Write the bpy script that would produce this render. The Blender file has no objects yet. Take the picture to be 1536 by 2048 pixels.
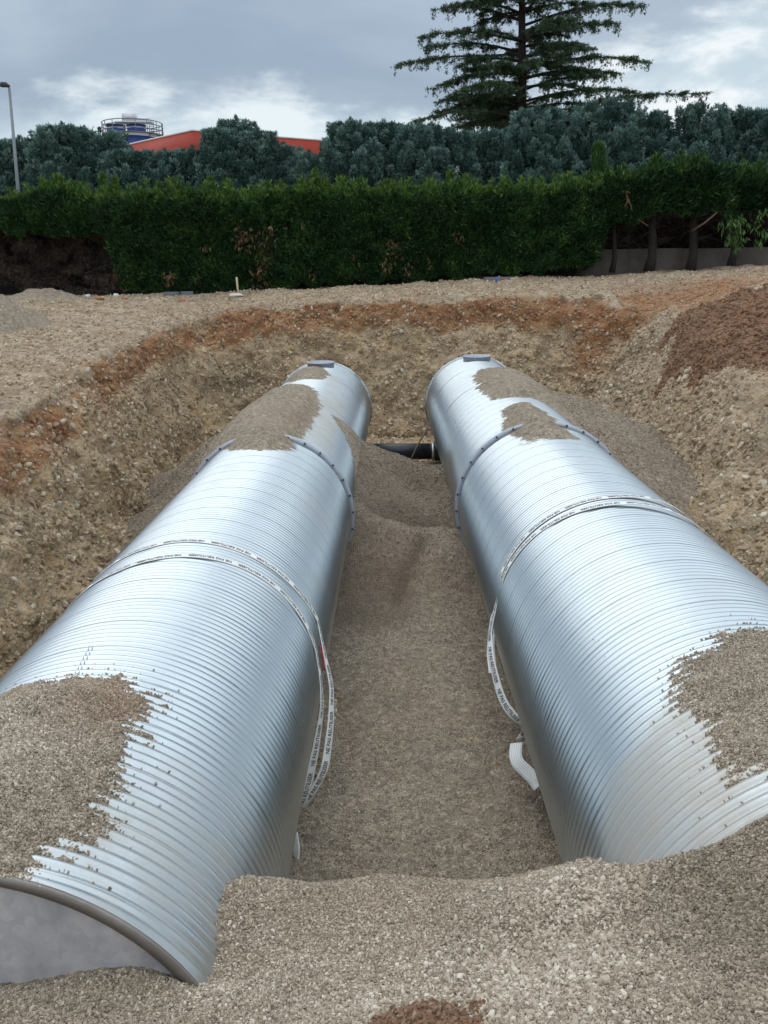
import bpy, math
import numpy as np
from mathutils import Matrix

rng = np.random.default_rng(11)
C = bpy.context.scene.collection

# ------------------------------------------------------------------ camera
FPX = 1601.14                       # focal length in pixels of the 1536 x 2048 photograph
PITCH, YAW, ROLL = 0.2883, 0.01949, -0.0119
cy, sy = math.cos(YAW), math.sin(YAW)
cp, sp = math.cos(PITCH), math.sin(PITCH)
cr, sr = math.cos(ROLL), math.sin(ROLL)
CM = (np.array([[cr, 0, sr], [0, 1, 0], [-sr, 0, cr]])
      @ np.array([[1, 0, 0], [0, cp, -sp], [0, sp, cp]])
      @ np.array([[cy, sy, 0], [-sy, cy, 0], [0, 0, 1]]))       # rows: right, forward, up
cam_d = bpy.data.cameras.new('camera')
cam = bpy.data.objects.new('camera', cam_d)
C.objects.link(cam)
r_, f_, u_ = CM
cam.matrix_world = Matrix(((r_[0], u_[0], -f_[0], 0), (r_[1], u_[1], -f_[1], 0), (r_[2], u_[2], -f_[2], 0), (0, 0, 0, 1)))
cam_d.sensor_fit = 'VERTICAL'
cam_d.sensor_height = 36
cam_d.lens = FPX / 2048 * 36
cam_d.clip_start = 0.05
cam_d.clip_end = 3000
bpy.context.scene.camera = cam

# ------------------------------------------------------------------ light
SUN_EL, SUN_AZ = math.radians(52), math.radians(-35)     # azimuth from +Y towards +X
sc = bpy.context.scene
sc.view_settings.view_transform = 'Standard'
sc.view_settings.look = 'None'
sc.view_settings.gamma = 1
sc.view_settings.exposure = 0.22
sun_d = bpy.data.lights.new('sun', 'SUN')
sun_d.energy = 0.5
sun_d.angle = math.radians(60)
sun_d.color = (1.0, 0.95, 0.87)
sun = bpy.data.objects.new('sun', sun_d)
C.objects.link(sun)
sun.rotation_euler = (math.pi / 2 - SUN_EL, 0, -SUN_AZ + math.pi)
sun.rotation_euler = (math.pi / 2 - SUN_EL, 0, math.pi - SUN_AZ)

class NT:
    """small helper for building node trees"""
    def __init__(s, tree): s.t = tree; s.n = tree.nodes; s.l = tree.links
    def add(s, typ, **kw):
        n = s.n.new(typ)
        for k, v in kw.items(): setattr(n, k, v)
        return n
    def put(s, sock, v):
        if isinstance(v, bpy.types.NodeSocket): s.l.new(v, sock)
        elif isinstance(v, (tuple, list)) and len(v) == 3 and sock.type == 'RGBA': sock.default_value = (*v, 1)
        else: sock.default_value = v
    def math(s, op, a, b=None, c=None, clamp=False):
        n = s.add('ShaderNodeMath', operation=op, use_clamp=clamp)
        for i, v in enumerate((a, b, c)):
            if v is not None: s.put(n.inputs[i], v)
        return n.outputs[0]
    def mix(s, f, a, b, blend='MIX'):
        n = s.add('ShaderNodeMix', data_type='RGBA', blend_type=blend)
        s.put(n.inputs[0], f); s.put(n.inputs[6], a); s.put(n.inputs[7], b)
        return n.outputs[2]
    def mapr(s, v, a, b, c=0.0, d=1.0, kind='SMOOTHSTEP'):
        n = s.add('ShaderNodeMapRange', interpolation_type=kind)
        s.put(n.inputs[0], v)
        for i, x in enumerate((a, b, c, d)): s.put(n.inputs[i + 1], x)
        return n.outputs[0]
    def noise(s, vec, scale, detail=4, rough=0.55, dist=0.0):
        n = s.add('ShaderNodeTexNoise')
        if vec is not None: s.put(n.inputs['Vector'], vec)
        n.inputs['Scale'].default_value = scale
        n.inputs['Detail'].default_value = detail
        n.inputs['Roughness'].default_value = rough
        n.inputs['Distortion'].default_value = dist
        return n.outputs[0]
    def voro(s, vec, scale, feature='F1', rand=1.0):
        n = s.add('ShaderNodeTexVoronoi', feature=feature)
        if vec is not None: s.put(n.inputs['Vector'], vec)
        n.inputs['Scale'].default_value = scale
        n.inputs['Randomness'].default_value = rand
        return n
    def ramp(s, v, stops):
        n = s.add('ShaderNodeValToRGB')
        e = n.color_ramp.elements
        while len(e) < len(stops): e.new(0.5)
        for x, (p, c) in zip(e, stops): x.position = p; x.color = (*c, 1)
        s.put(n.inputs[0], v)
        return n.outputs[0]
    def attr(s, name, typ='GEOMETRY'):
        n = s.add('ShaderNodeAttribute', attribute_type=typ, attribute_name=name)
        return n.outputs['Fac']
    def scalevec(s, v, sc_):
        n = s.add('ShaderNodeVectorMath', operation='MULTIPLY')
        s.put(n.inputs[0], v); n.inputs[1].default_value = sc_
        return n.outputs[0]

world = bpy.data.worlds.new('World')
sc.world = world
world.use_nodes = True
w = NT(world.node_tree)
w.n.clear()
wout = w.add('ShaderNodeOutputWorld')
bg = w.add('ShaderNodeBackground')
bg.inputs['Strength'].default_value = 0.1
w.l.new(bg.outputs[0], wout.inputs[0])
skyt = w.add('ShaderNodeTexSky', sky_type='NISHITA', sun_disc=False, sun_elevation=SUN_EL, sun_rotation=SUN_AZ)
skyt.air_density = 1.2
tc = w.add('ShaderNodeTexCoord')
dirv = tc.outputs['Generated']
sx = w.add('ShaderNodeSeparateXYZ'); w.l.new(dirv, sx.inputs[0])
dx, dy, dz = sx.outputs
el = w.math('ARCSINE', dz)
az = w.math('ARCTAN2', dx, dy)
# clouds lie on a flat layer overhead: project the direction on it
den = w.math('ADD', w.math('MAXIMUM', dz, 0.0), 0.10)
cu = w.add('ShaderNodeCombineXYZ')
w.put(cu.inputs[0], w.math('DIVIDE', dx, den)); w.put(cu.inputs[1], w.math('DIVIDE', dy, den)); cu.inputs[2].default_value = 3.7
n1 = w.noise(cu.outputs[0], 0.55, 7, 0.56, 0.35)
n2 = w.noise(cu.outputs[0], 1.7, 8, 0.6, 0.3)
n3 = w.noise(w.scalevec(dirv, (1, 1, 2.6)), 5.5, 8, 0.6, 0.2)
# low band near the horizon is brighter, more so towards the right
azr = w.mapr(az, 0.10, 0.42)
edge = w.math('ADD', 0.178, w.math('MULTIPLY', azr, 0.085))
edge = w.math('ADD', edge, w.math('MULTIPLY', w.math('SUBTRACT', n3, 0.5), 0.17))
low = w.math('SUBTRACT', 1.0, w.mapr(el, w.math('SUBTRACT', edge, 0.022), w.math('ADD', edge, 0.022)))
dark = w.mix(w.mapr(n1, 0.35, 0.65), (2.75, 3.5, 4.4), (4.0, 4.8, 5.75))
dark = w.mix(w.math('MULTIPLY', azr, 0.35), dark, (4.9, 5.6, 6.3))
light = w.mix(w.mapr(n3, 0.42, 0.60), (5.0, 6.0, 6.7), (7.1, 7.8, 8.1))
white = w.math('MULTIPLY', w.mapr(n3, 0.50, 0.62), azr)
light = w.mix(white, light, (8.4, 8.6, 8.8))
cloud = w.mix(low, dark, light)
up = w.mapr(el, 0.28, 0.95)
zen = w.mix(w.mapr(n2, 0.35, 0.62), (10.4, 11.5, 12.4), (13.2, 14.3, 15.0))
cloud = w.mix(up, cloud, zen)
fin = w.mix(0.93, skyt.outputs[0], cloud)
w.put(bg.inputs[0], fin)

# ------------------------------------------------------------------ helpers
def ray(px, py): return CM.T @ np.array([(px - 768) / FPX, 1, (1024 - py) / FPX])
def at(px, py, y):
    d = ray(px, py); return d * y / d[1]
def proj(P):
    q = np.asarray(P) @ CM.T
    yy = np.where(q[..., 1] > 0.05, q[..., 1], 0.05)
    return 768 + FPX * q[..., 0] / yy, 1024 - FPX * q[..., 2] / yy, q[..., 1]
def in_view(P, m=180):
    x, y, d = proj(P)
    return (d > 0.3) & (x > -m) & (x < 1536 + m) & (y > -m) & (y < 2048 + m)

def hsh(ix, iy, iz, seed):
    h = (ix.astype(np.int64) * 374761393 + iy.astype(np.int64) * 668265263 + iz.astype(np.int64) * 2147483647 + seed * 974634777) & 0xFFFFFFFF
    h = ((h ^ (h >> 13)) * 1274126177) & 0xFFFFFFFF
    h = ((h ^ (h >> 16)) * 2246822519) & 0xFFFFFFFF
    return ((h ^ (h >> 15)) & 0xFFFFFF) / float(0xFFFFFF)
def vn(x, y, z=None, seed=0):
    x = np.asarray(x, float); y = np.asarray(y, float)
    z = np.zeros_like(x) if z is None else np.asarray(z, float)
    ix, iy, iz = np.floor(x), np.floor(y), np.floor(z)
    fx, fy, fz = x - ix, y - iy, z - iz
    fx, fy, fz = [t * t * (3 - 2 * t) for t in (fx, fy, fz)]
    r = 0
    for a in (0, 1):
        for b in (0, 1):
            for c in (0, 1):
                wgt = (fx if a else 1 - fx) * (fy if b else 1 - fy) * (fz if c else 1 - fz)
                r = r + wgt * hsh(ix + a, iy + b, iz + c, seed)
    return r * 2 - 1
def fbm(x, y, z=None, seed=0, oct=4, gain=0.5):
    r, a, k = 0, 1.0, 1.0
    for i in range(oct):
        r = r + a * vn(x * k + i * 17.3, y * k + i * 5.1, None if z is None else z * k, seed + i)
        a *= gain; k *= 2.03
    return r
def sstep(x, a, b):
    t = np.clip((x - a) / (b - a), 0, 1); return t * t * (3 - 2 * t)

def mesh_np(name, V, F, mat=None, parent=None, smooth=False, attrs=None, link=True):
    """V (n,3) ; F (m,k) int array of faces, or a list of such arrays"""
    V = np.asarray(V, np.float32)
    Fs = F if isinstance(F, list) else [F]
    Fs = [np.asarray(f, np.int32) for f in Fs if len(f)]
    me = bpy.data.meshes.new(name)
    me.vertices.add(len(V)); me.vertices.foreach_set('co', V.ravel())
    nl = sum(f.size for f in Fs); nf = sum(len(f) for f in Fs)
    me.loops.add(nl); me.loops.foreach_set('vertex_index', np.concatenate([f.ravel() for f in Fs]))
    me.polygons.add(nf)
    tot = np.concatenate([np.full(len(f), f.shape[1], np.int32) for f in Fs])
    st = np.concatenate([[0], np.cumsum(tot)[:-1]]).astype(np.int32)
    me.polygons.foreach_set('loop_start', st)
    if smooth: me.polygons.foreach_set('use_smooth', np.ones(nf, bool))
    me.update(calc_edges=True)
    for k, v in (attrs or {}).items():
        a = me.attributes.new(k, 'FLOAT', 'POINT'); a.data.foreach_set('value', np.asarray(v, np.float32))
    if mat: me.materials.append(mat)
    o = bpy.data.objects.new(name, me)
    if link: C.objects.link(o)
    if parent is not None: o.parent = parent
    return o

def tag(o, label=None, cat=None, group=None, kind=None):
    if label: o['label'] = label
    if cat: o['category'] = cat
    if group: o['group'] = group
    if kind: o['kind'] = kind
    return o
def empty(name, loc=(0, 0, 0)):
    o = bpy.data.objects.new(name, None); C.objects.link(o); o.location = loc
    o.empty_display_size = 0.3
    return o

class MB:
    """collects boxes, tubes, lathes into one mesh"""
    def __init__(s): s.V = []; s.F = {}; s.n = 0
    def add(s, V, F):
        V = np.asarray(V, float)
        s.V.append(V)
        for f in F: s.F.setdefault(len(f), []).append([i + s.n for i in f])
        s.n += len(V)
    def box(s, x0, x1, y0, y1, z0, z1, M=None):
        V = np.array([[x, y, z] for x in (x0, x1) for y in (y0, y1) for z in (z0, z1)], float)
        if M is not None: V = V @ np.array(M.to_3x3()).T + np.array(M.translation)
        s.add(V, [(0, 1, 3, 2), (4, 6, 7, 5), (0, 4, 5, 1), (2, 3, 7, 6), (0, 2, 6, 4), (1, 5, 7, 3)])
    def tube(s, pts, rad, n=8, cap=True):
        pts = np.asarray(pts, float); rad = np.broadcast_to(np.asarray(rad, float), (len(pts),))
        V = []
        a = None
        for i, p in enumerate(pts):
            d = pts[min(i + 1, len(pts) - 1)] - pts[max(i - 1, 0)]
            d = d / (np.linalg.norm(d) + 1e-9)
            if a is None:
                a = np.cross(d, [0, 0, 1.0]) if abs(d[2]) < 0.95 else np.cross(d, [1.0, 0, 0])
            a = a - d * (a @ d); a /= np.linalg.norm(a) + 1e-9
            b = np.cross(d, a)
            for k in range(n):
                t = 2 * math.pi * k / n
                V.append(p + rad[i] * (math.cos(t) * a + math.sin(t) * b))
        F = []
        for i in range(len(pts) - 1):
            for k in range(n):
                k2 = (k + 1) % n
                F.append((i * n + k, i * n + k2, (i + 1) * n + k2, (i + 1) * n + k))
        if cap: F.append(tuple(range(n))[::-1]); F.append(tuple((len(pts) - 1) * n + k for k in range(n)))
        s.add(V, F)
    def lathe(s, prof, c, axis='z', n=32, close=False):
        """prof list of (r, h); ring faces around c"""
        V = []
        for r, h in prof:
            for k in range(n):
                t = 2 * math.pi * k / n
                x, y = r * math.cos(t), r * math.sin(t)
                V.append((c[0] + x, c[1] + y, c[2] + h) if axis == 'z' else (c[0] + x, c[1] + h, c[2] + y))
        F = []
        m = len(prof)
        for i in range(m if close else m - 1):
            j = (i + 1) % m
            for k in range(n):
                k2 = (k + 1) % n
                F.append((i * n + k, i * n + k2, j * n + k2, j * n + k))
        s.add(V, F)
    def build(s, name, mat=None, parent=None, smooth=False):
        return mesh_np(name, np.concatenate(s.V), [np.array(f) for f in s.F.values()], mat, parent, smooth)

def grid_faces(nu, nv):
    a = np.arange(nu - 1)[:, None] * nv + np.arange(nv - 1)[None, :]
    return np.stack([a, a + nv, a + nv + 1, a + 1], -1).reshape(-1, 4)

def compact(V, F, attrs):
    used = np.zeros(len(V), bool); used[F.ravel()] = True
    idx = np.cumsum(used) - 1
    return V[used], idx[F], {k: v[used] for k, v in attrs.items()}

def rbf(ctrl, X, Y):
    """z(x,y) through scattered control points, linear kernel plus plane"""
    c = np.asarray(ctrl, float)
    D = np.hypot(c[:, None, 0] - c[None, :, 0], c[:, None, 1] - c[None, :, 1])
    P = np.c_[np.ones(len(c)), c[:, :2]]
    n = len(c)
    A = np.zeros((n + 3, n + 3)); A[:n, :n] = D - np.eye(n) * 0.02; A[:n, n:] = P; A[n:, :n] = P.T
    b = np.r_[c[:, 2], 0, 0, 0]
    wv = np.linalg.solve(A, b)
    x, y = X.ravel(), Y.ravel()
    z = wv[n] + wv[n + 1] * x + wv[n + 2] * y
    for i in range(n): z = z + wv[i] * np.hypot(x - c[i, 0], y - c[i, 1])
    return z.reshape(X.shape)

def seg_dist(x, y, poly, closed=False):
    P = np.asarray(poly, float)
    Q = np.roll(P, -1, 0) if closed else P[1:]
    P = P if closed else P[:-1]
    best = np.full(x.shape, 1e9)
    for a, b in zip(P, Q):
        d = b - a; L = d @ d + 1e-12
        t = np.clip(((x - a[0]) * d[0] + (y - a[1]) * d[1]) / L, 0, 1)
        best = np.minimum(best, np.hypot(x - a[0] - t * d[0], y - a[1] - t * d[1]))
    return best
def inside(x, y, poly):
    P = np.asarray(poly, float); r = np.zeros(x.shape, bool)
    j = len(P) - 1
    for i in range(len(P)):
        xi, yi, xj, yj = P[i, 0], P[i, 1], P[j, 0], P[j, 1]
        c = ((yi > y) != (yj > y)) & (x < (xj - xi) * (y - yi) / (yj - yi + 1e-12) + xi)
        r ^= c; j = i
    return r
def sdf(x, y, poly):
    d = seg_dist(x, y, poly, True)
    return np.where(inside(x, y, poly), d, -d)

# ------------------------------------------------------------------ materials
def new_mat(name):
    m = bpy.data.materials.new(name); m.use_nodes = True
    t = NT(m.node_tree)
    b = t.n['Principled BSDF']
    return m, t, b
def plain(name, col, rough=0.7, metal=0.0, var=0.12, scale=6.0, bump=0.0):
    m, t, b = new_mat(name)
    g = t.add('ShaderNodeTexCoord').outputs['Object']
    n = t.noise(g, scale, 5, 0.6)
    c = t.mix(n, tuple(v * (1 - var) for v in col), tuple(min(1, v * (1 + var)) for v in col))
    t.put(b.inputs['Base Color'], c)
    b.inputs['Roughness'].default_value = rough; b.inputs['Metallic'].default_value = metal
    if bump:
        bn = t.add('ShaderNodeBump'); bn.inputs['Distance'].default_value = bump
        t.put(bn.inputs['Height'], t.noise(g, scale * 4, 4)); t.put(b.inputs['Normal'], bn.outputs[0])
    return m

def galvanised():
    m, t, b = new_mat('galvanised_steel')
    g = t.add('ShaderNodeTexCoord').outputs['Object']
    sp_ = t.voro(g, 55).outputs['Color']
    spv = t.add('ShaderNodeSeparateColor'); t.put(spv.inputs[0], sp_)
    big = t.noise(t.scalevec(g, (1, 0.35, 1)), 1.3, 5, 0.6, 0.4)
    col = t.mix(big, (0.47, 0.522, 0.558), (0.60, 0.657, 0.69))
    col = t.mix(t.math('MULTIPLY', spv.outputs[0], 0.10), col, (0.55, 0.58, 0.61))
    # lock seam: thin dirty line every sixth corrugation
    s = t.attr('strip')
    fr = t.math('FRACT', s)
    dd = t.math('MINIMUM', fr, t.math('SUBTRACT', 1.0, fr))
    seam = t.math('SUBTRACT', 1.0, t.mapr(dd, 0.005, 0.012))
    seam = t.math('MULTIPLY', seam, t.mapr(t.noise(g, 1.8, 6, 0.7), 0.44, 0.62))
    col = t.mix(t.math('MULTIPLY', seam, 0.55), col, (0.06, 0.055, 0.05))
    dust = t.attr('dust')
    dn = t.noise(g, 3.0, 7, 0.65, 0.2)
    dm = t.math('MULTIPLY', t.mapr(t.math('ADD', dust, t.math('MULTIPLY', t.math('SUBTRACT', dn, 0.5), 1.1)), 0.2, 1.1), 0.9)
    dcol = t.mix(t.noise(g, 1.4, 3), (0.50, 0.475, 0.43), (0.42, 0.385, 0.33))
    dm = t.math('MAXIMUM', dm, t.mapr(t.noise(t.scalevec(g, (1, .55, 1)), 1.15, 6, 0.65, .3), 0.55, 0.78, 0, 0.34))
    fleck = t.mapr(t.noise(g, 26, 3, 0.7), 0.62, 0.74)
    dm = t.math('MAXIMUM', dm, t.math('MULTIPLY', fleck, t.math('MULTIPLY', dust, 0.8)))
    t.put(b.inputs['Base Color'], t.mix(dm, col, dcol))
    t.put(b.inputs['Metallic'], t.math('SUBTRACT', 0.96, t.math('MULTIPLY', dm, 0.55)))
    r = t.math('ADD', 0.24, t.math('MULTIPLY', t.noise(g, 4, 4), 0.10))
    r = t.math('ADD', r, t.math('MULTIPLY', spv.outputs[1], 0.03))
    t.put(b.inputs['Roughness'], t.math('ADD', r, t.math('MULTIPLY', dm, 0.25), clamp=True))
    bn = t.add('ShaderNodeBump'); bn.inputs['Distance'].default_value = 0.0010; bn.inputs['Strength'].default_value = 0.35
    t.put(bn.inputs['Height'], t.noise(g, 7, 2)); t.put(b.inputs['Normal'], bn.outputs[0])
    return m
M_galv = galvanised()

def plate_mat(name, c0, c1, rough=0.42, metal=0.9):
    m, t, b = new_mat(name)
    g = t.add('ShaderNodeTexCoord').outputs['Object']
    v = t.voro(g, 22).outputs['Color']; s = t.add('ShaderNodeSeparateColor'); t.put(s.inputs[0], v)
    f = t.math('ADD', t.math('MULTIPLY', t.noise(g, 1.6, 7, 0.6, 0.5), 0.92), t.math('MULTIPLY', s.outputs[0], 0.08))
    t.put(b.inputs['Base Color'], t.mix(t.mapr(f, 0.3, 0.7), c0, c1))
    b.inputs['Metallic'].default_value = metal
    t.put(b.inputs['Roughness'], t.math('ADD', rough, t.math('MULTIPLY', s.outputs[1], 0.12)))
    return m
M_plate = plate_mat('end_plate_steel', (0.46, 0.47, 0.52), (0.86, 0.84, 0.87), 0.34, 0.25)
M_lip = plate_mat('end_rim_steel', (0.23, 0.205, 0.185), (0.33, 0.30, 0.28), 0.5, 0.5)
M_flange = plain('flange_grey_steel', (0.50, 0.52, 0.57), 0.5, 0.6, 0.15, 9)
M_bolt = plain('bolt_steel', (0.07, 0.07, 0.075), 0.55, 0.5)
M_neck = plain('manhole_collar_steel', (0.46, 0.47, 0.54), 0.5, 0.5, 0.25, 8)
M_pipe = plain('black_plastic_pipe', (0.018, 0.022, 0.028), 0.38, 0, 0.2, 3)
M_coup = plain('pipe_coupling_steel', (0.62, 0.62, 0.60), 0.4, 0.7)
M_rod = plain('weathered_wood', (0.23, 0.18, 0.14), 0.9, 0, 0.3, 20)
M_stake = plain('pale_wood', (0.60, 0.50, 0.36), 0.85, 0, 0.2, 20)
M_blue = plain('blue_paint', (0.05, 0.14, 0.40), 0.6)
M_ink = plain('black_ink', (0.02, 0.02, 0.022), 0.7)
M_red_ink = plain('red_label', (0.62, 0.06, 0.05), 0.6)

def sling_mat():
    m, t, b = new_mat('white_webbing')
    g = t.add('ShaderNodeTexCoord').outputs['Object']
    a = t.attr('across')
    st = t.math('SINE', t.math('MULTIPLY', a, 2 * math.pi * 6))
    c = t.mix(t.mapr(st, 0.1, 0.95), (0.80, 0.80, 0.78), (0.58, 0.58, 0.59))
    c = t.mix(t.attr('plain'), c, (0.82, 0.82, 0.80))
    c = t.mix(t.math('MULTIPLY', t.mapr(t.noise(g, 2.3, 5, 0.7), 0.52, 0.74), 0.5), c, (0.36, 0.27, 0.21))
    t.put(b.inputs['Base Color'], c); b.inputs['Roughness'].default_value = 0.75
    bn = t.add('ShaderNodeBump'); bn.inputs['Distance'].default_value = 0.001
    t.put(bn.inputs['Height'], t.noise(g, 300, 2)); t.put(b.inputs['Normal'], bn.outputs[0])
    return m
M_sling = sling_mat()

def gravel_mat(name, base=(0.415, 0.335, 0.25), fine=1.0, warm=(0.33, 0.20, 0.13)):
    m, t, b = new_mat(name)
    g = t.add('ShaderNodeTexCoord').outputs['Object']
    v1 = t.voro(g, 62 * fine); v2 = t.voro(g, 105 * fine)
    s1 = t.add('ShaderNodeSeparateColor'); t.put(s1.inputs[0], v1.outputs['Color'])
    k = lambda f: tuple(min(1, x * f) for x in base)
    c = t.ramp(s1.outputs[0], [(0, k(0.55)), (0.35, k(0.85)), (0.7, k(1.05)), (1, k(1.45))])
    c = t.mix(0.35, c, t.mix(t.noise(g, 55 * fine, 4, 0.7), k(0.5), k(1.5)))
    gap = t.mapr(v1.outputs['Distance'], 0.45, 0.8)
    c = t.mix(t.math('MULTIPLY', gap, 0.55), c, k(0.30))
    big = t.noise(g, 0.9, 5, 0.6)
    c = t.mix(t.mapr(big, 0.40, 0.62, 0, 0.55), c, k(0.66), 'MIX')
    mid = t.noise(g, 13, 7, 0.8)
    c = t.mix(t.mapr(mid, 0.50, 0.39, 0, 0.8), c, k(0.36)); c = t.mix(t.mapr(mid, 0.52, 0.63, 0, 0.6), c, k(1.65))
    c = t.mix(t.math('MULTIPLY', t.attr('tint'), 0.55), c, warm)
    c = t.mix(t.math('MULTIPLY', t.attr('damp'), 0.66), c, tuple(x * f for x, f in zip(base, (.36, .32, .29))))
    t.put(b.inputs['Base Color'], c); b.inputs['Roughness'].default_value = 0.92
    h = t.math('ADD', t.math('MULTIPLY', v1.outputs['Distance'], -1.0), t.math('MULTIPLY', v2.outputs['Distance'], -0.5))
    h = t.math('ADD', h, t.math('MULTIPLY', t.noise(g, 14, 4, 0.6), 0.9))
    bn = t.add('ShaderNodeBump'); bn.inputs['Distance'].default_value = 0.016; bn.inputs['Strength'].default_value = 1.0
    t.put(bn.inputs['Height'], h); t.put(b.inputs['Normal'], bn.outputs[0])
    return m
M_gravel = gravel_mat('crushed_gravel')

def stone_mat(name, stops, tintcol=(0.34, 0.17, 0.09)):
    m, t, b = new_mat(name)
    g = t.add('ShaderNodeTexCoord').outputs['Object']
    c = t.ramp(t.attr('tone', 'INSTANCER'), stops)
    c = t.mix(t.attr('tint', 'INSTANCER'), c, tintcol)
    c = t.mix(t.math('MULTIPLY', t.noise(g, 3, 4, 0.7), 0.5), c, (0.22, 0.18, 0.14))
    t.put(b.inputs['Base Color'], c); b.inputs['Roughness'].default_value = 0.9
    return m
M_gstone = stone_mat('gravel_stone', [(0, (0.13, 0.10, 0.072)), (0.3, (0.30, 0.243, 0.18)), (0.7, (0.48, 0.40, 0.303)), (0.93, (0.66, 0.57, 0.455)), (1, (0.80, 0.73, 0.62))])
M_cobble = stone_mat('cobble_stone', [(0, (0.19, 0.13, 0.078)), (0.35, (0.37, 0.27, 0.165)), (0.75, (0.55, 0.42, 0.275)), (0.93, (0.65, 0.54, 0.39)), (1, (0.76, 0.67, 0.53))], (0.34, 0.145, 0.06))

def earth_mat():
    m, t, b = new_mat('excavated_earth')
    g = t.add('ShaderNodeTexCoord').outputs['Object']
    dep = t.attr('depth'); red = t.attr('red'); pale = t.attr('pale'); drk = t.attr('dark')
    nb = t.noise(g, 0.8, 6, 0.6, 0.3); nm = t.noise(g, 3.2, 6, 0.65, 0.2); nf = t.noise(g, 22, 5, 0.7)
    d2 = t.math('ADD', dep, t.math('MULTIPLY', t.math('SUBTRACT', nb, 0.5), 0.9))
    top = t.mix(t.mapr(nm, .35, .65), (0.58, 0.44, 0.31), (0.30, 0.20, 0.12))
    low = t.mix(t.mapr(nm, .3, .7), (0.64, 0.475, 0.29), (0.36, 0.245, 0.14))
    low = t.mix(t.mapr(nb, 0.45, 0.7), low, (0.62, 0.42, 0.22))
    top = t.mix(t.mapr(t.noise(g, 0.55, 5, 0.65, .5), .48, .62, 0, .75), top, t.mix(nm, (0.42, 0.26, 0.15), (0.27, 0.18, 0.11)))
    c = t.mix(t.mapr(d2, 0.1, 0.5), top, low)
    rc = t.mix(t.mapr(nm, .35, .65), (0.29, 0.115, 0.040), (0.44, 0.23, 0.105))
    rm = t.mapr(t.math('ADD', red, t.math('MULTIPLY', t.math('SUBTRACT', nm, 0.5), 1.6)), 0.22, 0.75)
    c = t.mix(rm, c, rc)
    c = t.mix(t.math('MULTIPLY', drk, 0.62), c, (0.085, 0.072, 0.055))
    c = t.mix(t.math('MULTIPLY', pale, 0.7), c, t.mix(t.mapr(nm, .35, .65), (0.53, 0.435, 0.335), (0.30, 0.225, 0.16)))
    v = t.voro(g, 17); sv = t.add('ShaderNodeSeparateColor'); t.put(sv.inputs[0], v.outputs['Color'])
    c = t.mix(t.math('MULTIPLY', t.mapr(sv.outputs[0], 0.72, 0.9), t.math('SUBTRACT', 0.65, t.math('MULTIPLY', rm, 0.45))), c, (0.47, 0.40, 0.30))
    c = t.mix(t.mapr(nf, 0.3, 0.7, 0.0, 0.5), c, t.mix(0.5, c, (0.10, 0.075, 0.05)))
    t.put(b.inputs['Base Color'], c); b.inputs['Roughness'].default_value = 0.95
    h = t.math('ADD', t.math('MULTIPLY', v.outputs['Distance'], -0.7), t.math('MULTIPLY', nf, 0.7))
    h = t.math('ADD', h, t.math('MULTIPLY', t.noise(g, 6, 6, 0.65), 1.6))
    bn = t.add('ShaderNodeBump'); bn.inputs['Distance'].default_value = 0.05; bn.inputs['Strength'].default_value = 0.9
    t.put(bn.inputs['Height'], h); t.put(b.inputs['Normal'], bn.outputs[0])
    return m
M_earth = earth_mat()
M_redsoil = plain('red_soil', (0.235, 0.12, 0.062), 0.95, 0, 0.45, 3.5, 0.03)

def leaf_mat(name, dark, mid, lite, rough=0.6):
    m, t, b = new_mat(name)
    c = t.ramp(t.attr('tone'), [(0, dark), (0.5, mid), (1, lite)])
    t.put(b.inputs['Base Color'], c); b.inputs['Roughness'].default_value = rough
    b.inputs['Specular IOR Level'].default_value = 0.25
    return m
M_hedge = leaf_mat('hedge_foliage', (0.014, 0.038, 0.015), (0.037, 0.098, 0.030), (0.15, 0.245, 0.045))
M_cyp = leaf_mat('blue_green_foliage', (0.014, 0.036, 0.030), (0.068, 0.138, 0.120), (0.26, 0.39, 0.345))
M_cedar = leaf_mat('cedar_needles', (0.02, 0.045, 0.025), (0.06, 0.108, 0.055), (0.15, 0.21, 0.09))
M_dead = leaf_mat('dead_foliage', (0.06, 0.032, 0.018), (0.19, 0.115, 0.06), (0.42, 0.28, 0.15), 0.85)
M_deadgrey = leaf_mat('dead_grey_twigs', (0.022, 0.016, 0.013), (0.075, 0.056, 0.045), (0.17, 0.13, 0.105), 0.9)
M_dark = plain('inner_shade', (0.012, 0.012, 0.009), 0.95)  # near-black colour of the backings that stand in for inner shade
M_bark = plain('bark', (0.034, 0.028, 0.024), 0.95, 0, 0.4, 14, 0.02)
M_concrete = plain('weathered_concrete', (0.145, 0.125, 0.108), 0.9, 0, 0.5, 2.5, 0.01)

# ------------------------------------------------------------------ earth: ground with the excavated pit
H = []
def hp(px, py, y): p = at(px, py, y); H.append(tuple(p)); return p
rimL = [hp(*a) for a in [(0, 850, 10.7), (100, 775, 13.3), (180, 725, 16), (260, 682, 19.5), (325, 652, 23.3), (385, 634, 25.3)]]
rimF = [hp(*a) for a in [(480, 612, 25.8), (700, 598, 26), (900, 592, 26), (1100, 588, 26), (1200, 592, 25.7)]]
rimR = [hp(*a) for a in [(1300, 618, 24.8), (1345, 660, 21.5), (1390, 695, 18.5), (1450, 730, 15.8), (1536, 775, 13.2)]]
for a in [(0, 640, 22), (150, 600, 28), (400, 590, 29.5), (700, 573, 29.5), (1000, 555, 30), (1400, 540, 30), (1536, 535, 29), (1536, 570, 23),
          (-200, 590, 30), (1700, 530, 30), (0, 700, 17), (100, 650, 22)]: hp(*a)
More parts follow.
